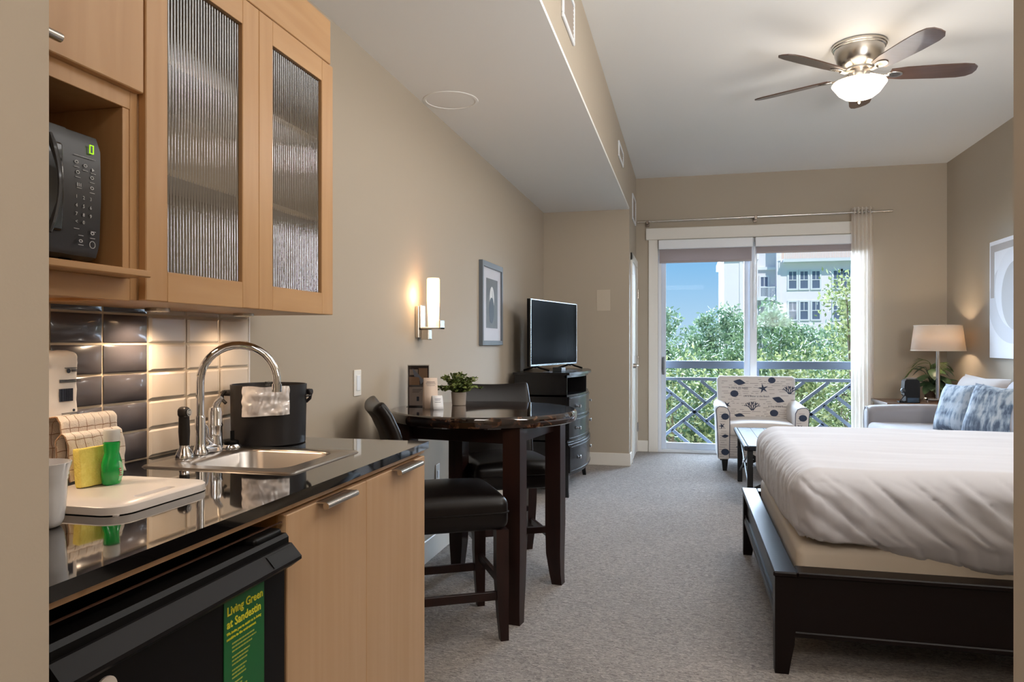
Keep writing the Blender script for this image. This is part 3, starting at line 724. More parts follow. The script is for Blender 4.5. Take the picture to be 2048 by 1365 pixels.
obj('plug_strip', MB().box(-.80, -.795, .72, 1.325, .856, .8575), mat('brown_trim', (70, 44, 30), .5), fg)
# green notice on the fridge door
nx = -.7692
gs = thing('fridge_notice', 'tall green notice with yellow writing stuck on the black fridge door', 'notice', (nx, 1.157, .64))
gy0, gy1, gz1, gz0 = 1.097, 1.218, .7775, .47
obj('card', MB().box(nx - .0008, nx + .0006, gy0, gy1, gz0, gz1), mat('notice_green', (14, 92, 44), .45), gs, smooth=0)
ye = mat('notice_yellow', (214, 206, 50), .5)
tx = MB(); X_ = nx + .0010
tx.text('Living Green', .0212, (X_, gy0 + .007, gz1 - .030), U, V, bold=.0004).text('at Sandestin', .0212, (X_, gy0 + .007, gz1 - .052), U, V, bold=.0004)
tx.text('We invite you to assist us in being', .0075, (X_, gy0 + .006, gz1 - .064), U, V).text('sensitive to the environment.', .0075, (X_, gy0 + .006, gz1 - .073), U, V)
obj('heading', tx, ye, gs, smooth=0)
sm = MB()
lens = [.78, .86, .70, .0, .62, .56, .52, .0, .50, .44, .48, .0, .36, .34, .52, .40, .0, .42, .46, .0, .84, .86, .0, .74, .70]
zc = gz1 - .084
for k, l in enumerate(lens):
    if l:
        y = gy0 + .022; ye_ = gy0 + .022 + l * .085
        while y < ye_:
            q = random.uniform(.003, .009); sm.box(nx, nx + .001, y, min(y + q, ye_), zc, zc + .0026); y += q + .0012
    zc -= .0068 if l else .003
obj('small_print', sm, mat('notice_dim_yellow', (150, 158, 60), .5), gs, smooth=0)
lg = MB(); yb, zb = gy0, .47
tree = [(0, 0), (.036, 0), (.027, .016), (.032, .016), (.024, .028), (.028, .028), (.018, .044), (.008, .028), (.012, .028), (.004, .016), (.009, .016)]
lg.prism([(yb + .072 + p, .553 + q) for p, q in tree], lambda p, q, t: (t, p, q), nx, nx + .001).box(nx, nx + .001, yb + .088, yb + .092, .545, .555)
lg.prism([(yb + .030, .470), (yb + .030, .505), (yb + .06, .525), (yb + .09, .538), (yb + .1205, .548), (yb + .1205, .470)], lambda p, q, t: (t, p, q), nx, nx + .0009)
obj('tree_emblem', lg, ye, gs, smooth=0)
obj('road_emblem', MB().tube([(nx + .0006, yb + .05, .47), (nx + .0006, yb + .075, .502), (nx + .0006, yb + .095, .506), (nx + .0006, yb + .098, .495), (nx + .0006, yb + .085, .47)], .0045, 8, M=Matrix.Translation((nx, 0, 0)) @ Matrix.Diagonal((.15, 1, 1, 1)) @ Matrix.Translation((-nx, 0, 0))), mat('notice_green', (14, 92, 44)), gs)
wm = thing('fridge_magnet', 'round white magnet at the bottom left of the fridge door', 'magnet', (-.770, .83, .755))
obj('disc', MB().lathe([(.020, 0), (.020, .003), (.017, .004)], 28, M=Matrix.Translation((-.7698, .835, .745)) @ Matrix.Rotation(pi / 2, 4, 'Y')), plas_w, wm)
# ------------------------------------------------------------------ wall fittings on the left wall
def plate(name, label, y, z0, z1, kind, wdt=.07):
    t = thing(name, label, 'switch' if kind == 'switch' else 'outlet', (W, y, z0))
    obj('plate', MB().box(W, W + .006, y - wdt / 2, y + wdt / 2, z0, z1, .003), trim_m, t)
    zc = (z0 + z1) / 2
    if kind == 'switch':
        obj('rocker', MB().box(W + .006, W + .010, y - .017, y + .017, zc - .034, zc + .034, .002), white_m, t)
    elif kind == 'outlet':
        for dz in (-.022, .022):
            r_ = obj('receptacle', MB().box(W + .006, W + .008, y - .017, y + .017, zc + dz - .015, zc + dz + .015, .002), white_m, t)
            obj('slot', MB().box(W + .008, W + .0085, y - .008, y - .005, zc + dz - .006, zc + dz + .006).box(W + .008, W + .0085, y + .005, y + .008, zc + dz - .006, zc + dz + .006), black_gloss, r_, smooth=0)
    else:
        obj('jack', MB().box(W + .006, W + .009, y - .012, y + .012, zc - .02, zc + .02, .002), white_m, t)
plate('light_switch', 'white rocker light switch on the wall above the counter end', 2.952, .985, 1.10, 'switch')
plate('data_outlet', 'small white jack plate low on the left wall, nearer one', 4.01, .40, .515, 'jack')
plate('power_outlet', 'white double power outlet low on the left wall, farther one', 4.26, .40, .515, 'outlet')

sc = thing('wall_sconce', 'nickel wall sconce with a glowing frosted glass tube', 'sconce', (W, 3.70, 1.25))
obj('backplate', MB().box(W, W + .022, 3.655, 3.755, 1.245, 1.415, .003), nickel, sc)
obj('arm', MB().box(W + .02, W + .14, 3.665, 3.735, 1.292, 1.302, .002).box(W + .132, W + .14, 3.665, 3.735, 1.292, 1.34, .002).box(W + .02, W + .03, 3.665, 3.735, 1.292, 1.42, .002), nickel, sc)
obj('socket_box', MB().box(W + .022, W + .07, 3.68, 3.73, 1.235, 1.292, .004), nickel, sc)
sg_m = mat('sconce_glass', (255, 232, 205), .3, emit=((255, 196, 128), 3.3))
obj('glass_tube', MB().lathe([(.028, 0), (.029, .01), (.034, .14), (.034, .255), (.031, .262), (.029, .262), (.029, .02), (.001, .018)], 32, (W + .088, 3.70, 1.303)), sg_m, sc, smooth=50)
lamp('sconce_glow', 'POINT', (W + .05, 3.635, 1.47), 1.4, (1, .72, .45), shadow_soft_size=.05)

pf_ = thing('framed_picture', 'small grey-framed picture with a white mat and dark vase photograph', 'picture', (W, 5.17, 1.20))
y0, y1, z0, z1 = 4.885, 5.46, 1.20, 1.80
fm = mat('pewter_frame', (92, 100, 108), .35, coat=.3)
e = .028
obj('frame', MB().box(W, W + .03, y0, y0 + e, z0, z1, .002).box(W, W + .03, y1 - e, y1, z0, z1, .002).box(W, W + .03, y0 + e, y1 - e, z0, z0 + .034, .002).box(W, W + .03, y0 + e, y1 - e, z1 - .04, z1, .002), fm, pf_)
obj('mat_board', MB().box(W, W + .016, y0 + e, y1 - e, z0 + .034, z1 - .04), mat('mat_board', (200, 200, 206), .8), pf_, smooth=0)
py0, py1, pz0, pz1 = 5.02, 5.34, 1.325, 1.685
obj('photograph', MB().box(W + .016, W + .0168, py0, py1, pz0, pz1), mat('photo_grey', (104, 102, 98), .6, n=(7, O1, (78, 76, 74), .25)), pf_, smooth=0)
def ell(cy, cz, ry, rz, n=28): return [(cy + ry * cos(2 * pi * k / n), cz + rz * sin(2 * pi * k / n)) for k in range(n)]
fnx = lambda p, q, t: (t, p, q)
obj('pale_shape', MB().prism(ell(5.175, 1.535, .062, .095), fnx, W + .0165, W + .0174), mat('photo_pale', (206, 204, 198), .6), pf_, smooth=0)
obj('dark_vase', MB().prism(ell(5.165, 1.455, .068, .095), fnx, W + .0172, W + .0178), mat('photo_vase', (52, 58, 62), .6), pf_, smooth=0)
obj('dark_stem', MB().prism([(5.172, 1.60), (5.176, 1.60), (5.225, 1.49), (5.218, 1.49)], fnx, W + .0176, W + .0182), mat('photo_vase', (52, 58, 62)), pf_, smooth=0)

# thermostat-like pale square patch on the closet front (a cover plate painted like the wall)
cpn = thing('access_cover', 'pale painted square cover plate on the closet wall right of the television', 'cover', (-.79, C, 1.60))
obj('cover', MB().box(-.87, -.735, C - .004, C, 1.535, 1.745, .001), mat('cover_paint', (190, 178, 160), .7), cpn)

# ------------------------------------------------------------------ ceiling fan
fc = (1.035, 4.86)
fn_ = thing('ceiling_fan', 'brushed nickel flush ceiling fan with five dark blades and lit bowl', 'ceiling fan', (fc[0], fc[1], T))
c3_ = (fc[0], fc[1], T)
obj('ceiling_canopy', MB().lathe([(.150, 0), (.156, -.006), (.156, -.018), (.150, -.022), (.150, -.030), (.143, -.034)], 48, c3_, cap0=False), nickel, fn_)
obj('motor_housing', MB().lathe([(.143, -.034), (.140, -.06), (.128, -.10), (.112, -.128), (.090, -.140), (.075, -.146), (.075, -.158), (.062, -.163)], 48, c3_), nickel, fn_)
obj('switch_housing', MB().lathe([(.058, -.150), (.058, -.180), (.062, -.186), (.062, -.210), (.056, -.218), (.056, -.232)], 40, c3_), nickel, fn_)
bld = mat('blade_wood', (84, 62, 52), .32, coat=.3, n=(5, (.5, 7, 7), (62, 44, 36), .3))
for k in range(5):
    a = radians(5.5 + 72 * k)
    M = Matrix.Translation((fc[0], fc[1], T - .190)) @ Matrix.Rotation(a, 4, 'Z') @ Matrix.Rotation(radians(-13), 4, 'X')
    out_ = [(.175, -.048), (.26, -.062), (.45, -.070), (.58, -.070), (.635, -.060), (.662, -.035), (.668, 0), (.660, .036), (.63, .06), (.58, .070), (.45, .070), (.26, .062), (.175, .048)]
    obj('blade', MB().prism(out_, lambda p, q, t: (p, q, t), -.0035, .0035, M=M), bld, fn_, smooth=30)
    br_ = MB().tube([(.055, 0, .012), (.09, 0, .004), (.13, 0, -.010), (.17, 0, -.008)], [.010, .008, .008, .010], 10, M=M)
    br_.lathe([(.036, -.009), (.038, -.006), (.036, -.0045), (.026, -.0045), (.024, -.006), (.026, -.009)], 24, (.205, 0, 0), M=M @ Matrix.Translation((.205, 0, 0)) @ Matrix.Diagonal((1.25, .8, 1, 1)) @ Matrix.Translation((-.205, 0, 0)))
    br_.lathe([(.018, -.009), (.018, -.004)], 16, (.205, 0, 0), M=M)
    obj('blade_bracket', br_, nickel, fn_)
obj('light_bowl', MB().lathe([(.060, -.222), (.120, -.228), (.150, -.236), (.157, -.246), (.150, -.256), (.140, -.270), (.118, -.300), (.085, -.325), (.045, -.337), (.008, -.340)], 48, c3_, cap0=True), mat('bowl_glass', (255, 244, 226), .3, emit=((255, 232, 204), 5.5)), fn_, smooth=60)
obj('fitter', MB().lathe([(.056, -.218), (.066, -.222), (.066, -.232), (.06, -.236)], 36, c3_), nickel, fn_)
obj('finial', MB().lathe([(.014, -.335), (.018, -.341), (.008, -.348), (.007, -.356), (.009, -.362), (.004, -.368)], 20, c3_), nickel, fn_)
lamp('fan_glow_down', 'SPOT', (fc[0], fc[1], T - .40), 30, (1, .93, .86), shadow_soft_size=.12, spot_size=radians(176), spot_blend=.15)
lamp('fan_glow_side', 'POINT', (fc[0], fc[1], T - .46), 11, (1, .93, .86), shadow_soft_size=.28)
lamp('fan_glow_up', 'POINT', (fc[0] - .02, fc[1] - .10, T - .215), 1.6, (1, .88, .74), shadow_soft_size=.16)

# ------------------------------------------------------------------ bar table
tc_ = (-.955, 3.405); ra = radians(-8.9)
tb = thing('bar_table', 'round counter-height table with dark marble top and four brown legs', 'table', (tc_[0], tc_[1], 0), ra)
def marble():
    m = mat('brown_marble', (34, 22, 18), .045, coat=.7); t = m.node_tree; L = t.links.new; p = t.nodes['Principled BSDF']
    tc = t.nodes.new('ShaderNodeTexCoord'); n1 = t.nodes.new('ShaderNodeTexNoise'); n1.inputs['Scale'].default_value = 17; n1.inputs['Detail'].default_value = 8; n1.inputs['Distortion'].default_value = 1.6
    L(tc.outputs['Object'], n1.inputs[0]); r = t.nodes.new('ShaderNodeValToRGB'); L(n1.outputs[0], r.inputs[0]); e = r.color_ramp.elements
    e[0].position = .42; e[0].color = lin((18, 12, 10)); e[1].position = .78; e[1].color = lin((120, 90, 62))
    q = e.new(.56); q.color = lin((46, 29, 22)); q = e.new(.64); q.color = lin((80, 54, 38))
    L(r.outputs[0], p.inputs['Base Color']); return m
obj('tabletop', MB().lathe([(.436, -.052), (.446, -.046), (.449, -.036), (.449, -.014), (.446, -.005), (.438, 0), (.001, .0)], 96, (0, 0, .900)), marble(), tb, local=True, smooth=25)
ap = MB()
for s_ in (-1, 1):
    ap.box(-.235, .235, s_ * .265 - .011, s_ * .265 + .011, .775, .848, .002).box(s_ * .265 - .011, s_ * .265 + .011, -.235, .235, .775, .848, .002)
obj('apron', ap, dark_wood, tb, local=True)
for sx in (-1, 1):
    for sy in (-1, 1):
        def sq(z, h, ox=0, oy=0): return [(sx * (.272 + ox) + a * h, sy * (.272 + oy) + b * h, z) for a, b in ((1, 1), (-1, 1), (-1, -1), (1, -1))]
        obj('leg', MB().loft([sq(.0, .026, .012, .012), sq(.06, .030, .006, .006), sq(.16, .037), sq(.30, .040), sq(.848, .040)]), dark_wood, tb, local=True, smooth=20)

def make_chair(loc, rz, label):
    t = thing('bar_chair', label, 'chair', loc, rz, 'leather counter chairs')
    sh = .50
    def dome(q, n):
        if q.z > .53:
            a, b = q.x / .225, (q.y) / .225
            q.z += .030 * max(0, 1 - a * a) * max(0, 1 - b * b) ** .7
        return q
    obj('seat', MB().rbox(-.228, .228, -.215, .225, .450, .590, .040, 4, .05, fn=dome), leather, t, local=True, smooth=60)
    obj('seat_welt', MB().tube([(x * 1.0, y * 1.0, .525) for x, y, _ in rrect(-.230, .230, -.217, .227, .04, 0, 5)], .0035, 6, closed=True), leather, t, local=True)
    # upholstered back that leans and flares rearward at the top
    cv = [(-.200, .52), (-.208, .62), (-.224, .74), (-.255, .85), (-.290, .925), (-.322, .965)]
    def back(q, n):
        u = (q.z - .52) / .47
        k = max(0, min(len(cv) - 1.001, u * (len(cv) - 1))); i = int(k); f = k - i
        yy = cv[i][0] * (1 - f) + cv[i + 1][0] * f; zz = cv[i][1] * (1 - f) + cv[i + 1][1] * f
        tx_, tz_ = cv[i + 1][0] - cv[i][0], cv[i + 1][1] - cv[i][1]; l = sqrt(tx_ * tx_ + tz_ * tz_)
        ny, nz = tz_ / l, -tx_ / l
        bow = .022 * (q.x / .22) ** 2
        return Vector((q.x, yy + ny * (q.y + bow), zz + nz * (q.y + bow)))
    obj('backrest', MB().rbox(-.205, .205, -.028, .028, .50, .99, .026, 4, .04, fn=back), leather, t, local=True, smooth=60)
    for sx in (-1, 1):
        def sq(x, y, z, h): return [(x + a * h, y + b * h, z) for a, b in ((1, 1), (-1, 1), (-1, -1), (1, -1))]
        obj('leg', MB().loft([sq(sx * .205, .205, 0, .017), sq(sx * .201, .200, .10, .021), sq(sx * .198, .195, .26, .026), sq(sx * .198, .195, .455, .026)]), dark_wood, t, local=True, smooth=20)
        obj('leg', MB().loft([sq(sx * .205, -.265, 0, .017), sq(sx * .203, -.235, .10, .021), sq(sx * .198, -.195, .30, .025), sq(sx * .198, -.185, .455, .026)]), dark_wood, t, local=True, smooth=20)
    for sx in (-1, 1): obj('stretcher', MB().box(sx * .200 - .009, sx * .200 + .009, -.225, .195, .165, .200, .002), dark_wood, t, local=True)
    obj('stretcher', MB().box(-.19, .19, .188, .208, .215, .250, .002), dark_wood, t, local=True)
    obj('stretcher', MB().box(-.19, .19, -.222, -.204, .235, .265, .002), dark_wood, t, local=True)
    return t
make_chair((-1.008, 2.978, 0), radians(-60.5), 'dark leather counter chair nearest the kitchen, back against the left wall')
dup(bpy.data.objects['bar_chair'], (-.957, 3.885, 0), radians(209), 'dark leather counter chair behind the table, its back towards the dresser')

# things on the table, z = .900
zt_ = .9002
pp_ = thing('potted_plant', 'small bushy green artificial plant in a grey cylindrical pot on the marble table', 'plant', (-1.130, 3.555, zt_))
pc = (-1.130, 3.555, zt_)
obj('pot', MB().lathe([(.033, 0), (.035, .002), (.039, .064), (.039, .067), (.036, .067), (.035, .058), (.001, .056)], 32, pc), mat('pot_grey', (150, 138, 126), .7, bump=(80, .2, .002, O1)), pp_)
obj('soil', MB().lathe([(.0355, .058), (.001, .062)], 20, pc, cap0=False), mat('soil', (70, 50, 36), .9), pp_)
random.seed(11)
stm = MB(); lf = MB()
def leaf(mb, p, d, l, wd, tw, cup=.25):
    d = Vector(d).normalized(); up = Vector((0, 0, 1)) if abs(d.z) < .95 else Vector((1, 0, 0))
    s_ = d.cross(up).normalized(); n_ = s_.cross(d); s2 = s_ * cos(tw) + n_ * sin(tw); n2 = d.cross(s2)
    p = Vector(p)
    vs = [p, p + d * l * .35 + s2 * wd, p + d * l * .75 + s2 * wd * .8, p + d * l, p + d * l * .75 - s2 * wd * .8, p + d * l * .35 - s2 * wd, p + d * l * .5 - n2 * wd * cup]
    mb.add(vs, [(0, 1, 6), (1, 2, 6), (2, 3, 6), (3, 4, 6), (4, 5, 6), (5, 0, 6)])
for k in range(70):
    a = random.uniform(0, 2 * pi); el = random.uniform(.3, 1.4); ln = random.uniform(.07, .118)
    dd = Vector((cos(a) * cos(el) * 1.15, sin(a) * cos(el), sin(el) * 1.05)); p0 = Vector(pc) + Vector((0, 0, .055)); pts = []
    for q in range(6):
        f = q / 5; pts.append(p0 + dd * ln * f + Vector((0, 0, .012 * sin(pi * f) - .012 * f * f)))
    stm.tube(pts, .0012, 5)
    for q in range(1, 6):
        for m in range(4):
            b = random.uniform(0, 2 * pi); ld = Vector((cos(b), sin(b), random.uniform(-.1, .9)))
            leaf(lf, pts[q], ld, random.uniform(.013, .022), random.uniform(.005, .0085), random.uniform(-.8, .8))
leafm = mat('plant_leaf', (126, 138, 74), .5, n=(40, O1, (52, 76, 34), .2))
obj('stems', stm, mat('stem', (84, 80, 44), .7), pp_)
obj('foliage', lf, leafm, pp_, kind='stuff')

# tall acrylic sign with a brochure
sn = thing('sign_holder', 'tall narrow acrylic brochure holder standing behind the tent cards', 'sign', (-1.300, 3.425, zt_), radians(10))
obj('brochure', MB().box(-.052, .052, -.0015, .0015, 0, .205), mat('brochure_dark', (62, 50, 50), .4), sn, local=True, smooth=0)
yy_ = -.0018
def rectp(mb, x0, x1, z0, z1, t=.0005): mb.box(x0, x1, yy_ - t, yy_, z0, z1); return mb
obj('pale_panel', rectp(rectp(MB(), -.046, .050, .006, .098), -.044, -.002, .158, .186), mat('brochure_pale', (186, 172, 164), .5), sn, local=True, smooth=0)
obj('tan_panel', rectp(rectp(MB(), .002, .046, .130, .192), -.046, .006, .108, .148), mat('brochure_tan', (180, 146, 118), .5), sn, local=True, smooth=0)
obj('blue_panel', MB().prism([(-.03, .19), (-.022, .186), (.03, .13), (.012, .11), (.004, .145), (-.02, .15)], lambda p, q, t: (p, t, q), yy_ - .0008, yy_), mat('brochure_blue', (150, 160, 180), .5), sn, local=True, smooth=0)
bp = MB()
for k, z in enumerate((.085, .078, .071)): rectp(bp, -.03, .02 - .008 * k, z, z + .002, .0009)
rectp(bp, -.008, .004, .028, .05, .0009)
obj('brochure_print', bp, print_k, sn, local=True, smooth=0)
obj('acrylic', MB().box(-.055, .055, -.0045, -.0030, 0, .21).box(-.055, .055, .0030, .0045, 0, .21).box(-.055, .055, -.03, .03, 0, .0015), thin_glass('acrylic', (250, 250, 250), .8, .02, 1.4), sn, local=True, smooth=0)
def tent(name, label, loc, rz, wd, h, sp, m, lines):
    t = thing(name, label, 'card', loc, rz)
    prof = []
    for k in range(15):
        f = k / 14; a = -1 + 2 * f
        prof.append((a * sp * (1 - .28 * (1 - abs(a)) ) , h * (1 - abs(a) ** 2.2)))
    mb = MB()
    vs = []; n = len(prof)
    for x in (-wd / 2, wd / 2):
        for q in prof: vs.append((x, q[0], q[1]))
    mb.add(vs, [(k, k + 1, n + k + 1, n + k) for k in range(n - 1)])
    o = obj('card', mb, m, t, local=True, smooth=60); md = o.modifiers.new('th', 'SOLIDIFY'); md.thickness = .0012
    pr = MB()
    for (x0, x1, f0, f1) in lines:
        # lines laid on the front face (the -y side), following the curve
        def at(f):
            a = -f; return (a * sp * (1 - .28 * (1 - abs(a))), h * (1 - abs(a) ** 2.2))
        (ya, za), (yb_, zb_) = at(f0), at(f1)
        pr.add([(x0, ya - .0016, za + .0006), (x1, ya - .0016, za + .0006), (x1, yb_ - .0016, zb_ + .0006), (x0, yb_ - .0016, zb_ + .0006)], [(0, 1, 2, 3)])
    obj('card_print', pr, print_k, t, local=True, smooth=0)
    return t
card_m = mat('card_stock', (214, 194, 178), .6)
tent('tent_card', 'beige folded tent card with grey text, in front of the sign holder', (-1.218, 3.372, zt_), radians(28), .066, .146, .036, card_m, [(-.02, .02, .38, .40), (-.024, .022, .44, .455), (-.022, .024, .48, .49), (-.02, .02, .53, .54)])
tent('tent_card', 'smaller white tent card standing lowest beside the plant pot', (-1.165, 3.318, zt_), radians(34), .050, .064, .030, mat('card_white', (228, 228, 230), .5), [(-.015, .015, .5, .53), (-.014, .012, .6, .62), (-.016, .014, .7, .72)])

# ------------------------------------------------------------------ dresser
ds = thing('dresser', 'black bow-front dresser with round metal knobs under the television', 'dresser', (-1.1, 6.185, 0))
dy0, dy1, dbx = 5.665, 6.705, -1.335
def bow(y, x0=-.905, b=.085, y0=dy0, y1=dy1):
    u = (y - (y0 + y1) / 2) / ((y1 - y0) / 2); return x0 + b * (1 - u * u)
def bowslab(x_back, xo, y0, y1, z0, z1, b=.085, n=16, sy0=dy0, sy1=dy1):
    pts = [(x_back, y0)] + [(bow(y0 + (y1 - y0) * k / n, xo, b, sy0, sy1), y0 + (y1 - y0) * k / n) for k in range(n + 1)] + [(x_back, y1)]
    return MB().prism(pts, lambda p, q, t: (p, q, t), z0, z1)
top_ = bowslab(dbx - .01, -.885, dy0 - .015, dy1 + .015, .962, .982)
obj('top', top_, dresser_m, ds, smooth=25)
ca = MB().box(dbx, -.912, dy0, dy0 + .02, .12, .962, .001).box(dbx, -.912, dy1 - .02, dy1, .12, .962, .001).box(dbx, dbx + .01, dy0 + .02, dy1 - .02, .14, .962)
obj('carcass', ca, dresser_m, ds)
fr = bowslab(-.93, -.912, dy0, dy1, .942, .962)
for z0, z1 in ((.790, .806), (.612, .622), (.432, .446), (.165, .185)):
    q = bowslab(-1.30, -.912, dy0, dy1, z0, z1); fr.add(q.v, q.f)
obj('face_rail', fr, dresser_m, ds, smooth=25)
obj('divider', bowslab(-1.30, -.914, 6.175, 6.195, .806, .942), dresser_m, ds, smooth=25)
kn = lambda p, y, z: obj('knob', MB().lathe([(.006, 0), (.006, .012), (.012, .018), (.015, .022), (.012, .027), (.004, .029)], 16, M=Matrix.Translation((bow(y, -.905), y, z)) @ Matrix.Rotation(pi / 2, 4, 'Y')), chrome, p)
for i, (z0, z1, xo, bb) in enumerate(((.624, .788, -.905, .085), (.448, .610, -.905, .085), (.188, .400, -.897, .085))):
    dw = obj('drawer', bowslab(-.93, xo, dy0 + .022, dy1 - .022, z0, z1, bb), dresser_m, ds, smooth=25)
    for ee in (z0 + .008, z1 - .014):
        obj('bead', bowslab(-.92, xo + .004, dy0 + .035, dy1 - .035, ee, ee + .006, bb), dresser_m, dw, smooth=25)
    kn(dw, 5.86, (z0 + z1) / 2); kn(dw, 6.51, (z0 + z1) / 2)
ld = bowslab(-.93, -.893, dy0 - .006, dy1 + .006, .402, .414); q = bowslab(-.93, -.901, dy0 - .003, dy1 + .003, .414, .430); ld.add(q.v, q.f)
obj('ledge', ld, dresser_m, ds, smooth=25)
for sy, yb2 in ((0, dy0), (1, dy1)):
    for xb, fo in ((-.925, 1), (dbx + .02, 0)):
        s2 = -1 if sy == 0 else 1
        yi_ = yb2 - s2 * .025
        def sq(z, h, o): return [(xb + a * h + o * fo, yi_ + b * h + s2 * o, z) for a, b in ((1, 1), (-1, 1), (-1, -1), (1, -1))]
        obj('leg', MB().loft([sq(0, .015, .012), sq(.06, .018, .004), sq(.14, .025, 0), sq(.40, .026, 0)]), dresser_m, ds, smooth=20)
# television
tvp0, tvp1 = Vector((-1.215, 5.70, 0)), Vector((-.985, 6.655, 0))
ax = (tvp1 - tvp0); tl = ax.length; rz = atan2(ax.y, ax.x)
tv = thing('television', 'black flat television with silver bezel, slightly turned, on the dresser', 'television', ((tvp0.x + tvp1.x) / 2, (tvp0.y + tvp1.y) / 2, .982), rz)
h = tl / 2
# local x along the screen, local -y faces the room
obj('screen_body', MB().box(-h, h, .004, .030, .045, .592, .003).box(-h * .6, h * .6, .03, .055, .08, .38, .01), black_gloss, tv, local=True)
be = MB(); e = .010
be.box(-h, h, -.006, .004, .045, .045 + .016, .002).box(-h, h, -.006, .004, .592 - e, .592, .002).box(-h, -h + e, -.006, .004, .061, .582, .002).box(h - e, h, -.006, .004, .061, .582, .002)
obj('bezel', be, mat('tv_bezel', (150, 156, 160), .25, metal=.9), tv, local=True)
obj('screen', MB().box(-h + e, h - e, -.002, .004, .061, .582), mat('tv_screen', (8, 8, 9), .2, spec=.1, ior=1.08), tv, local=True, smooth=0)
for sx in (-1, 1):
    obj('foot', MB().tube([(sx * .36, -.11, .010), (sx * .37, -.03, .030), (sx * .37, .01, .048), (sx * .37, .05, .030), (sx * .36, .12, .010)], .008, 10).box(sx * .37 - .008, sx * .37 + .008, 0, .02, .03, .06), black_gloss, tv, local=True)
t = thing('cable_box', 'tiny grey media box lying under the television', 'media box', (-1.02, 5.93, .982), rz)
obj('case', MB().box(-.045, .045, -.04, .04, .0, .034, .003), mat('media_box', (44, 48, 50), .4), t, local=True)
obj('front_label', MB().box(-.04, .04, -.0415, -.040, .018, .030), mat('media_label', (150, 156, 160), .4), t, local=True)
# ------------------------------------------------------------------ bed
bdx0, bdy0, bdy1 = .318, 2.838, 4.425
bf = thing('bed_frame', 'dark espresso wooden bed frame with panelled low footboard', 'bed frame', (.35, 3.63, 0))
obj('footboard_panel', MB().box(.338, .362, bdy0 + .05, bdy1 - .05, .205, .356, .002), bed_wood, bf)
obj('footboard_cap', MB().box(.312, .396, bdy0 - .006, bdy1 + .006, .357, .377, .005), bed_wood, bf)
obj('footboard_molding', MB().box(.326, .345, bdy0 + .05, bdy1 - .05, .222, .234, .003).box(.322, .350, bdy0 + .05, bdy1 - .05, .185, .215, .004), bed_wood, bf)
for s_, yp in ((1, bdy0), (-1, bdy1)):
    for (cx_, bh) in ((.352, .036), (2.52, .036)):
        def sq(z, h0, h1): return [(cx_ - .034, yp, z), (cx_ - .034 + h1, yp, z), (cx_ - .034 + h1, yp + s_ * h0, z), (cx_ - .034, yp + s_ * h0, z)]
        obj('leg', MB().loft([sq(0, .048, .048), sq(.05, .052, .056), sq(.11, .062, .068), sq(.16, .068, .072), sq(.357, .068, .072)]), bed_wood, bf, smooth=25)
for yy, sg_ in ((bdy0 + .012, 1), (bdy1 - .012, -1)):
    o = obj('side_rail', MB().box(.386, 2.49, yy, yy + sg_ * .025, .152, .358, .002), bed_wood, bf)
    obj('rail_cap', MB().box(.396, 2.49, yy - sg_ * .012, yy + sg_ * .078, .358, .377, .004), bed_wood, o)
    obj('rail_bead', MB().box(.386, 2.49, yy - sg_ * .006, yy + sg_ * .03, .135, .156, .004), bed_wood, o)
obj('headboard', MB().box(2.49, 2.55, bdy0, bdy1, .30, 1.15, .006).box(2.47, 2.57, bdy0 - .01, bdy1 + .01, 1.15, 1.18, .006), bed_wood, bf)
obj('slat_base', MB().box(.40, 2.48, 2.88, 4.39, .165, .195), bed_wood, bf)
bs = thing('box_spring', 'cream fabric box spring showing below the white bedding', 'box spring', (1.4, 3.65, .2))
obj('cover', MB().rbox(.408, 2.46, 2.925, 4.36, .197, .455, .035, 4, .2, fn=lambda q, n: q + n * .004 * noise.noise(q * 6)), mat('box_spring_cream', (204, 193, 178), .8, bump=(300, .2, .001, O1)), bs, smooth=60)
zt2 = .752
def fold(s_, h):
    """sum of soft ridges; s_ running coordinate, h 0 at the hem .. 1 at the top"""
    w_ = 0
    a = noise.noise(Vector((s_ * 4.6, h * .9, 2.0)))
    b = noise.noise(Vector((s_ * 11.0 + a, h * 1.2, 7.0)))
    c = 1 - abs(noise.noise(Vector((s_ * 8.5, h * .7, 11.0)))) * 3.0; c2 = 1 - abs(noise.noise(Vector((s_ * 17, h * 1.1, 31.0)))) * 3.2
    w_ = .012 * a + .008 * b - .012 * max(0, c) ** 4 - .005 * max(0, c2) ** 3
    return w_
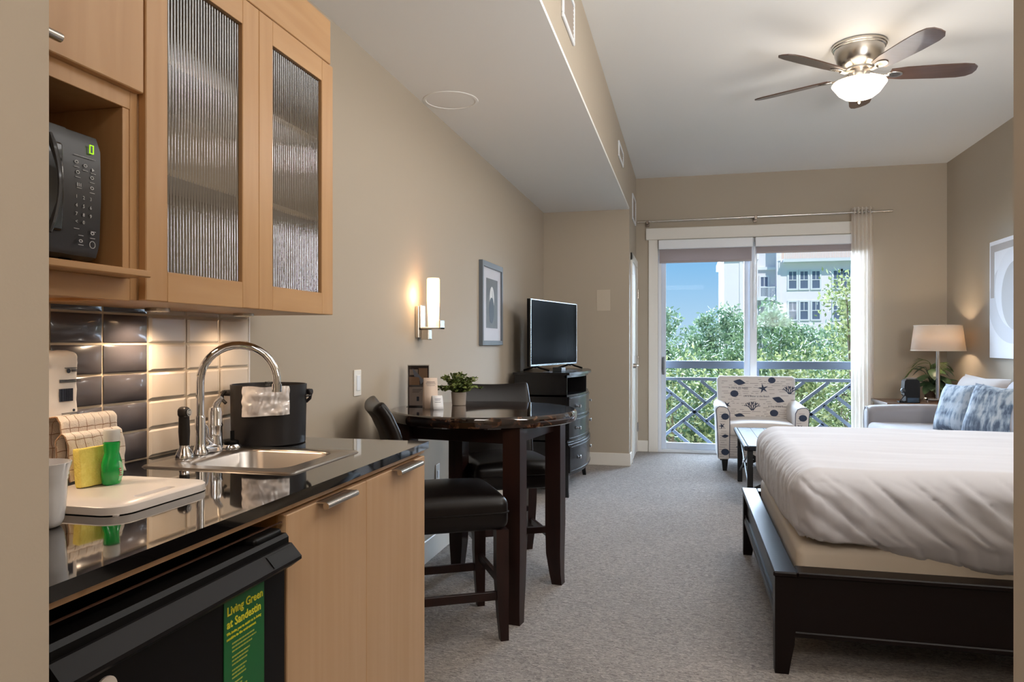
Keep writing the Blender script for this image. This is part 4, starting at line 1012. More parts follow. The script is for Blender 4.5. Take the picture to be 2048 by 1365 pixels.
def duvet(q, n):
    zt_, zb = zt2, .43
    h = (q.z - zb) / (zt_ - zb)
    side = sqrt(max(0, 1 - n.z * n.z)); top = max(0, n.z)
    p = q.copy()
    # tops: long shallow creases
    p.z += top * (.003 * noise.noise(Vector((q.x * 1.5, q.y * 7 + q.x * 1.2, 0))) + .0015 * noise.noise(Vector((q.x * 4, q.y * 14, 5))) + .006 * noise.noise(q * 2.2))
    p.z -= .012 * top * max(0, .9 - q.x) ** 2
    if n.y < -.2:      # near side: folds raking down to the right
        t = q.x - 1.05 * (1 - h) * .30 - .25 * (1 - h) ** 2 * .30
        f = fold(t * .95, h) * (2.0 - .9 * h) * min(1, max(0, (1.25 - h) * 2))
        fine = .0025 * noise.noise(Vector((t * 34, h * 3, 1))) * (1 - h)
        p.y -= side * (f + fine + .018 * sin(pi * min(1, max(0, h))) )
    if n.x < -.2:      # foot side
        t = q.y * 1.0 + .10 * (1 - h)
        f = fold(t * 1.7 + 3, h) * (1.1 - .5 * h)
        p.x -= side * (f * .8 + .0015 * noise.noise(Vector((t * 26, h * 4, 4))) + .014 * sin(pi * min(1, max(0, h))))
    # corner pleats
    cd = sqrt((q.x - .42) ** 2 + (q.y - 2.93) ** 2)
    if cd < .42 and n.z < .6:
        ang = atan2(q.y - 3.12, q.x - .58)
        k = (1 - cd / .42) * (1 - max(0, n.z))
        rad = Vector((q.x - .70, q.y - 3.2, 0)).normalized()
        p += rad * k * (.006 * sin(ang * 13 + h * 5) + .012 * noise.noise(Vector((ang * 7, h * 5, 9)))) * (1.15 - .7 * h)
        p -= rad * k * .020 * (1 - h) * 2
    # hem line
    if q.z < zb + .05:
        lift = .06 * max(0, 1 - cd / .40) - .05 * min(1, max(0, (q.x - .62) / .45))
        p.z += lift + .010 * noise.noise(Vector((q.x * 6, q.y * 6, 3)))
        p.x += .018 * (1 if n.x < -.2 else 0); p.y += .016 * (1 if n.y < -.2 else 0)
    return p
dv = obj('duvet', MB().rbox(.392, 2.46, 2.865, 4.415, .43, zt2, .10, 9, .0125, fn=duvet), mat('white_bedding', (182, 181, 186), .85, sheen=.3, bump=(500, .12, .001, O1)), None, smooth=180)
tag(dv, 'rumpled white bed cover tucked over the mattress', 'bedding')

# ------------------------------------------------------------------ coffee table
cof = thing('coffee_table', 'long dark slatted-top coffee table with X braces between bed and armchair', 'coffee table', (.71, 6.2, 0))
ctm = mat('coffee_top', (36, 38, 44), .5, spec=.15, n=(6, (9, .6, 1), (30, 29, 33), .3))
kx0, kx1, ky0, ky1 = .412, 1.02, 5.585, 6.81
n = 5
for k in range(n):
    a = kx0 + .03 + (kx1 - kx0 - .06) * k / n
    obj('plank', MB().box(a + .0008, a + (kx1 - kx0 - .06) / n - .0008, ky0 + .03, ky1 - .03, .436, .461, .002), ctm, cof)
obj('rim', MB().box(kx0, kx0 + .03, ky0, ky1, .425, .462, .008).box(kx1 - .03, kx1, ky0, ky1, .425, .462, .008).box(kx0 + .03, kx1 - .03, ky0, ky0 + .03, .425, .462, .008).box(kx0 + .03, kx1 - .03, ky1 - .03, ky1, .425, .462, .008), ctm, cof)
bmt = mat('iron_black', (20, 19, 20), .4)
for x in (kx0 + .045, kx1 - .045):
    for y in (ky0 + .05, ky1 - .12):
        obj('leg', MB().box(x - .020, x + .020, y - .020, y + .020, .0, .43, .003), bmt, cof)
    o = obj('side_brace', MB().tube([(x, ky0 + .06, .10), (x, ky1 - .13, .42)], .007, 8).tube([(x, ky1 - .13, .10), (x, ky0 + .06, .42)], .007, 8), mat('brace_grey', (120, 124, 130), .35, metal=.8), cof)
for y in (ky0 + .05, ky1 - .12):
    obj('end_brace', MB().tube([(kx0 + .06, y, .13), (kx1 - .06, y, .38)], .014, 4).tube([(kx1 - .06, y, .13), (kx0 + .06, y, .38)], .014, 4), bmt, cof)
obj('white_mark', MB().box(.46, .50, 6.52, 6.53, .4612, .4618), print_w, cof, smooth=0)

# ------------------------------------------------------------------ armchair
ac = thing('armchair', 'cream armchair printed with navy shells, starfish and coral, facing the bed', 'armchair', (.69, 7.55, 0))
fab = mat('armchair_fabric', (216, 210, 206), .9, sheen=.2, bump=(400, .2, .001, O1))
navy = mat('motif_navy', (52, 62, 84), .8)
ink = mat('motif_ink', (118, 110, 112), .8)
obj('base', MB().rbox(.305, 1.075, 7.19, 7.90, .118, .36, .02, 2, .2), fab, ac, smooth=60)
obj('seat_cushion', MB().rbox(.392, .990, 7.165, 7.79, .33, .452, .035, 4, .06, fn=lambda q, n: q + Vector((0, 0, .018 * max(0, 1 - ((q.x - .69) / .3) ** 2) * (1 if n.z > 0 else 0)))), fab, ac, smooth=60)
BM = Matrix.Translation((0, 7.755, .42)) @ Matrix.Rotation(radians(-7), 4, 'X') @ Matrix.Translation((0, -7.755, -.42))
def backf(q, n):
    t = (q.z - .42) / .46
    q.x = .69 + (q.x - .69) * (1 + .03 * t)
    return q
bk_ = obj('backrest', MB().rbox(.318, 1.062, 7.755, 7.90, .30, .885, .045, 4, .08, fn=backf, M=BM), fab, ac, smooth=60)
def arm(sx):
    xc = .69 + sx * .345
    prof = []
    # front view outline of the arm (x outward, z)
    outl = [(-.052, .118), (.052, .118), (.058, .35), (.066, .52), (.074, .570), (.066, .602), (.040, .618), (.0, .616), (-.036, .600), (-.054, .560), (-.056, .45)]
    loops = []
    for y, dz, sc_ in ((7.165, -.012, .93), (7.172, 0, 1.0), (7.40, .006, 1.0), (7.66, .016, 1.0), (7.84, .03, 1.0)):
        loops.append([(xc + sx * p * sc_, y, .118 + (q - .118) * (1 + dz)) for p, q in (outl if sx > 0 else outl[::-1])])
    return MB().loft(loops)
arms = []
for sx in (-1, 1):
    o = obj('armrest', arm(sx), fab, ac, smooth=50); arms.append(o)
    xc = .69 + sx * .345
    rim = [(-.050, .13), (-.054, .45), (-.052, .56), (-.034, .598), (0, .612), (.040, .613), (.063, .598), (.071, .568), (.064, .52), (.056, .35), (.050, .13)]
    obj('piping', MB().tube([(xc + sx * p, 7.166, q) for p, q in rim], .0035, 6), navy, o)
for x, y in ((.356, 7.225), (1.024, 7.225), (.36, 7.86), (1.02, 7.86)):
    def sq(z, h): return [(x + a * h, y + b * h, z) for a, b in ((1, 1), (-1, 1), (-1, -1), (1, -1))]
    obj('leg', MB().loft([sq(0, .019), sq(.12, .031)]), mat('leg_black', (22, 20, 22), .4), ac, smooth=0)
def star(cx, cz, r, rot=0):
    p = []
    for k in range(10):
        a = rot + pi * k / 5 + pi / 2; q = r if k % 2 == 0 else r * .30; p.append((cx + q * cos(a), cz + q * .95 * sin(a)))
    return p
def shell(cx, cz, r, rot):
    p = []
    for k in range(20):
        a = 2 * pi * k / 20; x = r * cos(a); z = r * .50 * (1 if sin(a) >= 0 else -1) * (1 - abs(cos(a)) ** 1.3)
        p.append((cx + x * cos(rot) - z * sin(rot), cz + x * sin(rot) + z * cos(rot)))
    return p
def flat(mb, poly, y, M=None, x=None):
    c_ = (sum(p for p, q in poly) / len(poly), sum(q for p, q in poly) / len(poly))
    f3 = (lambda p, q: (p, y, q)) if x is None else (lambda p, q: (x, p, q))
    vs = [f3(*c_)] + [f3(p, q) for p, q in poly]; n = len(poly)
    mb.add(vs, [(0, 1 + k, 1 + (k + 1) % n) for k in range(n)], M)
def coral(mb, cx, cz, s_, y, M=None):
    def br(x, z, a, l, d):
        x2, z2 = x + l * cos(a), z + l * sin(a); w_ = .0022 + .0008 * d
        nx_, nz_ = -sin(a) * w_, cos(a) * w_
        mb.add([(x + nx_, y, z + nz_), (x - nx_, y, z - nz_), (x2 - nx_, y, z2 - nz_), (x2 + nx_, y, z2 + nz_)], [(0, 1, 2, 3)], M)
        if d > 0:
            for da in (-.42, .38): br(x2, z2, a + da, l * .66, d - 1)
    for a in (.95, 1.35, 1.8, 2.2): br(cx + .012 * cos(a), cz - s_ * .45, a, s_ * .34, 3)
yb = 7.7535
def zx(px, py): return (.31 + (px - 85) * .0009, .885 - (py - 75) * .00098)
class Each:
    v = property(lambda s: []); 
    def add(s, vs, fs, M=None): obj('printed_motif', MB().add(vs, fs, M), navy, s.p, smooth=0)
mo = Each(); mo.p = bk_
for (px, py, r, rot) in ((328, 145, .062, -.15), (745, 322, .062, -.3), (335, 500, .062, -.25)): flat(mo, shell(*zx(px, py), r, rot), yb, BM)
for (px, py, r) in ((678, 122, .036), (272, 265, .040), (697, 460, .040)):
    cx, cz = zx(px, py); flat(mo, [(cx + r * cos(2 * pi * k / 18), cz + r * .85 * sin(2 * pi * k / 18)) for k in range(18)], yb, BM)
flat(mo, star(*zx(583, 208), .056, .2), yb, BM); flat(mo, star(*zx(188, 385), .045, .5), yb, BM); flat(mo, star(*zx(590, 530), .045, pi), yb, BM)
for c0 in (zx(465, 385) + (.11,), zx(865, 215) + (.10,)):
    q = MB(); coral(q, *c0, yb, BM); obj('printed_motif', q, navy, bk_, smooth=0)
pass
random.seed(5)
ik = MB()
for r_ in range(20):
    z = .455 + r_ * .0205
    x = .335 + random.uniform(0, .04)
    while x < 1.03:
        l = random.uniform(.02, .085)
        if random.random() < .62: ik.add([(x, yb + .0006, z), (x + l, yb + .0006, z + .001), (x + l, yb + .0006, z + .004), (x, yb + .0006, z + .0035)], [(0, 1, 2, 3)], BM)
        x += l + random.uniform(.01, .04)
obj('printed_script', ik, ink, bk_, smooth=0)
tx = MB()
for s_, px, py in (('Life is Better at the Beach', 370, 297), ('A Day at the Beach', 210, 212), ('A Day at the Beach', 635, 400)):
    q = MB().text(s_, .024, (zx(px, py)[0], yb - .0004, zx(px, py)[1]), (1, 0, 0), (0, 0, 1)); tx.add(q.v, q.f, BM)
obj('printed_words', tx, navy, bk_, smooth=0)
# motifs on the arm fronts, the seat and the front panel
for i_, sx in enumerate((-1, 1)):
    xc = .69 + sx * .345; yf = 7.1635; am = Each(); am.p = arms[i_]
    for k, z in enumerate((.52, .335, .185)):
        cx = xc + (.012 if k % 2 == 0 else -.01)
        if k != 1: flat(am, [(cx + .036 * cos(2 * pi * j / 16), z + .031 * sin(2 * pi * j / 16)) for j in range(16)], yf)
        else: flat(am, shell(xc + .012, z, .034, .1), yf)
    flat(am, star(xc - .018, .43, .034, .4), yf)
    li = MB()
    for r_ in range(20):
        z = .14 + r_ * .022; x = xc - .045 + random.uniform(0, .02); l = random.uniform(.03, .065); li.box(x, x + l, yf + .0006, yf + .001, z, z + .003)
    obj('printed_script', li, ink, arms[i_], smooth=0)
am = Each(); am.p = ac; li = MB()
for cx in (.50, .72, .90): flat(am, shell(cx, .235, .045, .2 * cx), 7.1885)
for r_ in range(9):
    x = .40
    while x < .96:
        l = random.uniform(.02, .08); li.box(x, x + l, 7.1880, 7.1886, .14 + r_ * .022, .1425 + r_ * .022); x += l + .03
obj('printed_script', li, ink, ac, smooth=0)

# ------------------------------------------------------------------ sofa
sf = thing('sofa', 'grey-blue sofa with rounded arms along the right wall beyond the bed', 'sofa', (2.08, 6.2, 0))
sfm = mat('sofa_fabric', (150, 148, 152), .92, sheen=.4, bump=(300, .2, .001, O1))
sy0_, sy1_ = 5.05, 7.38
obj('base', MB().rbox(1.64, 2.55, sy0_ + .05, sy1_ - .05, .10, .34, .02, 2, .3), sfm, sf, smooth=60)
for k, (y0, y1) in enumerate(((5.245, 6.205), (6.215, 7.185))):
    obj('seat_cushion', MB().rbox(1.595, 2.30, y0, y1, .335, .490, .05, 4, .08, fn=lambda q, n: q + Vector((0, 0, .014 * (1 if n.z > 0 else 0)))), sfm, sf, smooth=60)
obj('back_frame', MB().rbox(2.36, 2.565, sy0_ + .05, sy1_ - .05, .30, .80, .06, 4, .2), sfm, sf, smooth=60)
for (y0, y1) in ((sy0_, sy0_ + .19), (sy1_ - .19, sy1_)):
    def armf(q, n):
        f = max(0, min(1, (2.2 - q.x) / .6))
        if q.z > .5: q.z -= .02 * f * f
        if q.z > .4: q.y += (1 if q.y > (y0 + y1) / 2 else -1) * .008
        return q
    a_ = obj('armrest', MB().rbox(1.605, 2.54, y0, y1, .10, .658, .060, 5, .08, fn=armf), sfm, sf, smooth=60)
    obj('piping', MB().tube([(1.612, y0 + .03, .14), (1.608, y0 + .016, .50), (1.610, y0 + .02, .585), (1.612, y0 + .06, .628), (1.612, y1 - .06, .628), (1.610, y1 - .02, .585), (1.608, y1 - .016, .50), (1.612, y1 - .03, .14)], .005, 6), mat('sofa_piping', (170, 172, 180), .8), a_)
for x, y in ((1.70, sy0_ + .12), (1.70, sy1_ - .12), (2.48, sy0_ + .12), (2.48, sy1_ - .12)):
    obj('leg', MB().cyl((x, y, 0), (x, y, .11), .018, .026, 12), mat('leg_black', (22, 20, 22)), sf)
def cushion(q, n): return q
def pillow_mb(wd, ht, th, n=18, seed=0):
    mb = MB(); vs = []
    for side in (1, -1):
        for j in range(n + 1):
            for i in range(n + 1):
                u, v = -1 + 2 * i / n, -1 + 2 * j / n
                e = max(0, (1 - u ** 4)) ** .6 * max(0, (1 - v ** 4)) ** .6
                pinch = 1 - .10 * (1 - abs(u * v)) * (abs(u) ** 6 + abs(v) ** 6) * .9
                z_ = side * th / 2 * e + .006 * noise.noise(Vector((u * 2.2, v * 2.2, seed + side))) * e
                vs.append((u * wd / 2 * pinch, z_, ht / 2 + v * ht / 2 * pinch))
    K = (n + 1) ** 2; fs = []
    for j in range(n):
        for i in range(n):
            a = j * (n + 1) + i; q = (a, a + 1, a + n + 2, a + n + 1)
            fs.append(q[::-1]); fs.append(tuple(K + k for k in q))
    w_ = n + 1
    for i in range(n):
        fs += [(i, i + 1, K + i + 1, K + i), (n * w_ + i + 1, n * w_ + i, K + n * w_ + i, K + n * w_ + i + 1)]
        fs += [((i + 1) * w_, i * w_, K + i * w_, K + (i + 1) * w_), (i * w_ + n, (i + 1) * w_ + n, K + (i + 1) * w_ + n, K + i * w_ + n)]
    mb.add(vs, fs); return mb
cm_ = mat('back_cushion', (176, 168, 164), .9, sheen=.4)
def pillow(name, label, cat, loc, yaw, lean, wd, ht, th, m, group=None, seed=0, parent=None, roll=0):
    M = Matrix.Translation(loc) @ Matrix.Rotation(yaw, 4, 'Z') @ Matrix.Rotation(-lean, 4, 'X') @ Matrix.Rotation(roll, 4, 'Y')
    mb = pillow_mb(wd, ht, th, seed=seed); q = MB().add(mb.v, mb.f, M)
    o = obj(name, q, m, parent, smooth=70)
    if parent is None: tag(o, label, cat, group)
    return o
# yaw -90deg turns the face (local -y) towards -x
for k, yc in enumerate((6.72, 5.74)):
    pillow('back_cushion', None, None, (2.27, yc, .500), radians(-90), radians(16), .94, .46, .20, cm_ if k == 0 else mat('back_cushion_blue', (160, 160, 168), .9, sheen=.4), parent=sf, seed=k)
def pill_mat():
    m = mat('throw_fabric', (160, 174, 188), .9, sheen=.3); t = m.node_tree; L = t.links.new; p = t.nodes['Principled BSDF']
    tc = t.nodes.new('ShaderNodeTexCoord')
    mp = t.nodes.new('ShaderNodeMapping'); mp.inputs['Scale'].default_value = (11, 11, 2.0); L(tc.outputs['Object'], mp.inputs[0])
    n1 = t.nodes.new('ShaderNodeTexNoise'); n1.inputs['Scale'].default_value = 3.2; n1.inputs['Detail'].default_value = 4; L(mp.outputs[0], n1.inputs[0])
    mp2 = t.nodes.new('ShaderNodeMapping'); mp2.inputs['Scale'].default_value = (2, 2, 9); L(tc.outputs['Object'], mp2.inputs[0])
    n2 = t.nodes.new('ShaderNodeTexNoise'); n2.inputs['Scale'].default_value = 1.3; n2.inputs['Detail'].default_value = 2; L(mp2.outputs[0], n2.inputs[0])
    ml = t.nodes.new('ShaderNodeMath'); ml.operation = 'MULTIPLY'; L(n1.outputs[0], ml.inputs[0]); L(n2.outputs[0], ml.inputs[1])
    r = t.nodes.new('ShaderNodeValToRGB'); L(ml.outputs[0], r.inputs[0]); e = r.color_ramp.elements
    e[0].position = .19; e[0].color = lin((176, 188, 200)); e[1].position = .36; e[1].color = lin((78, 94, 116))
    q = e.new(.27); q.color = lin((132, 150, 170))
    L(r.outputs[0], p.inputs['Base Color'])
    b = t.nodes.new('ShaderNodeBump'); b.inputs['Strength'].default_value = .5; b.inputs['Distance'].default_value = .006; L(n1.outputs[0], b.inputs['Height']); L(b.outputs[0], p.inputs['Normal'])
    return m
thm = pill_mat()
pillow('throw_pillow', 'blue-grey striped throw pillow farther from the bed, partly behind its twin', 'pillow', (2.06, 6.50, .492), radians(-68), radians(20), .40, .42, .14, thm, 'throw pillows on the sofa', 3, roll=radians(-3))
pillow('throw_pillow', 'blue-grey striped throw pillow nearest the bed, darker at its right edge', 'pillow', (2.11, 5.94, .500), radians(-56), radians(20), .42, .43, .15, thm, 'throw pillows on the sofa', 8, roll=radians(3))

# ------------------------------------------------------------------ end table, lamp, coffee maker, plant
et = thing('end_table', 'brown square end table in the corner behind the sofa arm', 'side table', (2.19, 7.85, 0))
em = mat('end_table_wood', (112, 88, 72), .4, n=(5, (.6, 7, 7), (92, 70, 56), .3))
obj('top', MB().box(1.835, 2.55, 7.48, 8.10, .622, .650, .004), em, et)
obj('apron', MB().box(1.86, 2.525, 7.51, 8.075, .54, .622, .002), em, et)
for x in (1.875, 2.51):
    for y in (7.525, 8.06): obj('leg', MB().box(x - .025, x + .025, y - .025, y + .025, 0, .54, .002), em, et)
lp = (2.315, 7.64)
tl_ = thing('table_lamp', 'chrome table lamp with a white drum shade glowing warm', 'lamp', (lp[0], lp[1], .65))
obj('base', MB().box(lp[0] - .115, lp[0] + .06, lp[1] - .06, lp[1] - .045, .675, .69, .002).box(lp[0] - .115, lp[0] + .06, lp[1] + .045, lp[1] + .06, .675, .69, .002).box(lp[0] - .115, lp[0] - .10, lp[1] - .06, lp[1] + .06, .6505, .69, .002).box(lp[0] + .045, lp[0] + .06, lp[1] - .06, lp[1] + .06, .6505, .69, .002).box(lp[0] - .02, lp[0] + .06, lp[1] - .05, lp[1] + .05, .675, .69, .002), chrome, tl_)
obj('pole', MB().cyl((lp[0], lp[1], .69), (lp[0], lp[1], 1.29), .0165, n=20), chrome, tl_)
shm = translucent('lamp_shade_fabric', (244, 238, 230), .55, 0, (255, 238, 214))
sh_ = MB()
cs = (lp[0], lp[1], 0)
sh_.lathe([(.230, 1.140), (.201, 1.384)], 56, cs, cap0=False, cap1=False)
so = obj('lamp_shade', sh_, shm, tl_, smooth=60); md = so.modifiers.new('th', 'SOLIDIFY'); md.thickness = .0015
obj('shade_trim', MB().tube([(cs[0] + .231 * cos(a), cs[1] + .231 * sin(a), 1.146) for a in [2 * pi * k / 56 for k in range(56)]], .003, 6, closed=True).tube([(cs[0] + .202 * cos(a), cs[1] + .202 * sin(a), 1.381) for a in [2 * pi * k / 56 for k in range(56)]], .003, 6, closed=True), mat('shade_trim', (240, 228, 212), .8), so)
obj('spider', MB().tube([(cs[0] - .203, cs[1], 1.375), (cs[0] + .203, cs[1], 1.375)], .002, 6).tube([(cs[0], cs[1] - .203, 1.375), (cs[0], cs[1] + .203, 1.375)], .002, 6).cyl((cs[0], cs[1], 1.29), (cs[0], cs[1], 1.392), .004, n=8), chrome, tl_)
obj('bulb', MB().lathe([(.012, 1.20), (.014, 1.215), (.030, 1.25), (.031, 1.27), (.022, 1.292), (.001, 1.30)], 20, (cs[0] + .045, cs[1] - .01, 0)), mat('bulb', (255, 230, 190), .3, emit=((255, 200, 130), 14)), tl_, smooth=60)
lamp('table_lamp_glow', 'POINT', (cs[0] + .045, cs[1] - .01, 1.262), 85, (1, .80, .58), shadow_soft_size=.034)

cf = thing('coffee_maker', 'small black capsule coffee maker with a round silver spout cap', 'coffee maker', (2.065, 7.60, .65))
k0 = (2.065, 7.60, .65)
cbk = mat('coffee_black', (14, 13, 14), .4, spec=.3)
pr_ = [(-.062, 0), (.070, 0), (.070, .19), (.062, .212), (.045, .222), (-.045, .222), (-.060, .205), (-.064, .15), (-.064, .075), (-.052, .06), (-.052, .02), (-.062, .02)]
obj('body', MB().prism(pr_, lambda p, q, t: (k0[0] + p, t, k0[2] + q), k0[1] - .055, k0[1] + .055), cbk, cf, smooth=30)
obj('spout', MB().lathe([(.022, 0), (.024, .01), (.022, .022), (.012, .026)], 22, M=Matrix.Translation((k0[0] - .060, k0[1] - .03, k0[2] + .112)) @ Matrix.Rotation(radians(-60), 4, 'Y') @ Matrix.Rotation(radians(35), 4, 'X')), mat('spout_grey', (120, 130, 140), .25, metal=.8), cf, smooth=50)
obj('drip_tray', MB().box(k0[0] - .105, k0[0] - .05, k0[1] - .045, k0[1] + .045, .651, .665, .003).tube([(k0[0] - .10, k0[1] - .045, .665), (k0[0] - .075, k0[1] - .045, .70), (k0[0] - .058, k0[1] - .045, .72)], .004, 6), cbk, cf)
obj('water_tank', MB().box(k0[0] - .04, k0[0] + .06, k0[1] - .06, k0[1] - .055, .655, .70, .002), mat('tank_blue', (40, 60, 78), .2, coat=.5), cf)
obj('lever', MB().tube([(k0[0] - .045, k0[1] - .02, .874), (k0[0] - .05, k0[1] - .02, .882), (k0[0] + .05, k0[1] - .02, .882), (k0[0] + .055, k0[1] - .02, .872)], .003, 8), chrome, cf)

pp2 = thing('leafy_plant', 'green artificial plant with palm fronds and broad leaves behind the lamp', 'plant', (2.36, 7.96, .65))
q0 = Vector((2.36, 7.96, .65))
obj('pot', MB().lathe([(.055, 0), (.06, .005), (.08, .13), (.082, .14), (.074, .14), (.07, .12), (.001, .118)], 28, q0), mat('pot_brown', (92, 74, 60), .6), pp2)
random.seed(21)
lg_ = mat('broad_leaf', (70, 92, 62), .38, n=(14, O1, (42, 62, 44), .25)); lg2 = mat('frond_leaf', (84, 104, 50), .45)
def broad(p0, d, l, wd, droop, m=lg_):
    d = Vector(d).normalized(); s_ = d.cross(Vector((0, 0, 1))).normalized(); mb = MB(); pts = []
    def ctr(f): return Vector(p0) + d * l * f + Vector((0, 0, -droop * f * f * l))
    N = 7
    for k in range(N + 1):
        f = k / N; w_ = wd * sin(pi * min(1, f * .93 + .07)) ** .7 * (1 - .15 * f); c_ = ctr(f)
        pts.append([c_ - s_ * w_ + Vector((0, 0, -.35 * w_)), c_, c_ + s_ * w_ + Vector((0, 0, -.35 * w_))])
    vs = [tuple(q) for r in pts for q in r]; fs = []
    for k in range(N):
        for j in (0, 1): fs.append((k * 3 + j, k * 3 + j + 1, k * 3 + j + 4, k * 3 + j + 3))
    mb.add(vs, fs)
    mb.tube([tuple(Vector(q0) + Vector((0, 0, .12))), tuple((Vector(q0) + Vector((0, 0, .12))) * .5 + Vector(p0) * .5 + Vector((0, 0, .03))), tuple(p0)], .003, 5)
    return obj('leaf', mb, m, pp2, smooth=60)
for k in range(34):
    a = 2 * pi * k / 17 + random.uniform(-.2, .2); e_ = random.uniform(-.15, .8)
    hgt = random.uniform(.15, .33); rr_ = random.uniform(.03, .10)
    p = q0 + Vector((rr_ * cos(a), rr_ * sin(a), hgt)); dd = Vector((cos(a), min(.55, sin(a)), e_))
    if sin(a) > .2 : dd.y *= .35
    if cos(a) > .3: dd.x *= .45
    broad(p, dd, random.uniform(.12, .18), random.uniform(.036, .054), random.uniform(.5, 1.2))
def frond(p0, d, l, droop, nl=13, ll=.10):
    d = Vector(d).normalized(); s_ = d.cross(Vector((0, 0, 1))).normalized(); mb = MB(); pts = []
    for k in range(12):
        f = k / 11; pts.append(Vector(p0) + d * l * f + Vector((0, 0, -droop * l * f * f)))
    mb.tube([tuple(q) for q in pts], .0025, 5)
    for k in range(1, nl):
        f = .25 + .75 * k / nl; i = min(10, int(f * 11)); c_ = pts[i].lerp(pts[i + 1], f * 11 - i); tg = (pts[i + 1] - pts[i]).normalized()
        for sd in (-1, 1):
            leaf(mb, c_, tg * .8 + s_ * sd * .75 + Vector((0, 0, .12)), ll * sin(pi * min(1, f * .8 + .15)) ** .5, .0055, .2 * sd)
    mb.tube([tuple(q0 + Vector((0, 0, .12))), tuple(Vector(p0))], .003, 5)
    obj('frond', mb, lg2, pp2, smooth=60)
frond(q0 + Vector((-.02, -.02, .36)), (-.9, -.1, .35), .27, .95)
frond(q0 + Vector((.02, -.02, .36)), (.62, -.18, .40), .17, .9, 15, .09)
frond(q0 + Vector((0, -.03, .34)), (.2, -.6, .6), .20, 1.0, 13, .09)
frond(q0 + Vector((-.02, 0, .37)), (-.5, .15, .5), .20, .9)

# ------------------------------------------------------------------ abstract canvas on the right wall
cv_ = thing('abstract_canvas', 'large white canvas with pale grey ovals on the right wall', 'painting', (R, 6.6, 1.09))
obj('canvas', MB().box(R - .035, R - .002, 6.10, 7.10, 1.088, 2.085, .002), mat('canvas_white', (236, 238, 244), .8, bump=(200, .3, .001, O1)), cv_)
xx = R - .0355; fx2 = lambda p, q, t: (t, p, q)
g1, g2 = mat('paint_grey', (196, 196, 198), .8), mat('paint_warm_grey', (180, 174, 172), .8)
def clipell(cy, cz, ry, rz, a0=0, a1=360, n=48):
    return [(max(6.104, min(7.096, cy + ry * cos(radians(a0 + (a1 - a0) * k / n)))), cz + rz * sin(radians(a0 + (a1 - a0) * k / n))) for k in range(n)]
obj('pale_oval', MB().prism(clipell(6.62, 1.56, .50, .35), fx2, xx - .0004, xx + .001), mat('paint_pale', (216, 218, 224), .8), cv_, smooth=0)
obj('grey_border', MB().prism([(7.0, 1.60), (7.075, 1.60), (7.075, 2.05), (6.12, 2.05), (6.12, 2.0), (7.0, 1.99)], fx2, xx - .0008, xx + .001), g2, cv_, smooth=0)
obj('white_field', MB().prism(clipell(6.60, 1.66, .38, .33), fx2, xx - .0012, xx + .001), mat('paint_white', (232, 234, 240), .8), cv_, smooth=0)
obj('grey_oval', MB().prism(clipell(6.58, 1.60, .27, .28), fx2, xx - .0016, xx + .001), g1, cv_, smooth=0)
# ------------------------------------------------------------------ balcony railing
ry = 8.55
rl = thing('balcony_railing', 'blue-grey metal balcony railing with crossed diagonal lattice outside the glass', 'railing', (.72, ry, -.05))
rm = mat('railing_paint', (112, 122, 138), .5)
rx0, rx1, mid = -.52, 2.06, .77
obj('top_rail', MB().box(rx0, rx1, ry - .03, ry + .03, .925, 1.012, .006), rm, rl)
obj('upper_rail', MB().box(rx0, rx1, ry - .018, ry + .018, .787, .822, .003), rm, rl)
obj('bottom_rail', MB().box(rx0, rx1, ry - .018, ry + .018, .030, .065, .003), rm, rl)
for x in (rx0, mid, rx1): obj('post', MB().box(x - .02, x + .02, ry - .02, ry + .02, -.04, .925, .002), rm, rl)
def diag(x0, z0, x1, z1):
    L_ = math.hypot(x1 - x0, z1 - z0); a = atan2(z1 - z0, x1 - x0)
    M = Matrix.Translation(((x0 + x1) / 2, ry, (z0 + z1) / 2)) @ Matrix.Rotation(-a, 4, 'Y')
    obj('lattice_bar', MB().box(-L_ / 2, L_ / 2, -.014, .014, -.0175, .0175, .002, M), rm, rl)
zb_, zt3 = .065, .787
sl_ = .82            # slope of the diagonals
def clipd(xa, za, s_, x0, x1):
    """clip a line of slope s_ through (xa,za) to the panel"""
    ps = []
    for x in (x0, x1):
        z = za + s_ * (x - xa)
        if zb_ <= z <= zt3: ps.append((x, z))
    for z in (zb_, zt3):
        x = xa + (z - za) / s_
        if x0 < x < x1: ps.append((x, z))
    return sorted(ps)[0], sorted(ps)[-1]
for (x0, x1, cx) in ((rx0 + .02, mid - .02, .09), (mid + .02, rx1 - .02, 1.33)):
    cz = .43
    for s_ in (sl_, -sl_):
        a, b = clipd(cx, cz, s_, x0, x1); diag(*a, *b)
    sp_ = .21
    # chevrons: upper and lower quadrants run one way, left and right the other
    fl = 1 if cx < .7 else -1
    for k in (1, 2, 3):
        # upper quadrant: bars of slope -sl*fl that meet the rising main bar
        for (qx, qz, s_, side) in ((cx + fl * k * sp_ * .6, cz + k * sp_ * .6 * sl_, -sl_ * fl, 'up'), (cx - fl * k * sp_ * .6, cz - k * sp_ * .6 * sl_, -sl_ * fl, 'dn'),
                                   (cx - fl * k * sp_ * .6, cz + k * sp_ * .6 * sl_, sl_ * fl, 'lf'), (cx + fl * k * sp_ * .6, cz - k * sp_ * .6 * sl_, sl_ * fl, 'rt')):
            if not (x0 < qx < x1 and zb_ < qz < zt3): continue
            a, b = clipd(qx, qz, s_, x0, x1)
            e = {'up': max((a, b), key=lambda p: p[1]), 'dn': min((a, b), key=lambda p: p[1]), 'lf': min((a, b), key=lambda p: p[1]), 'rt': max((a, b), key=lambda p: p[1])}[side]
            if math.dist(e, (qx, qz)) > .04: diag(qx, qz, *e)
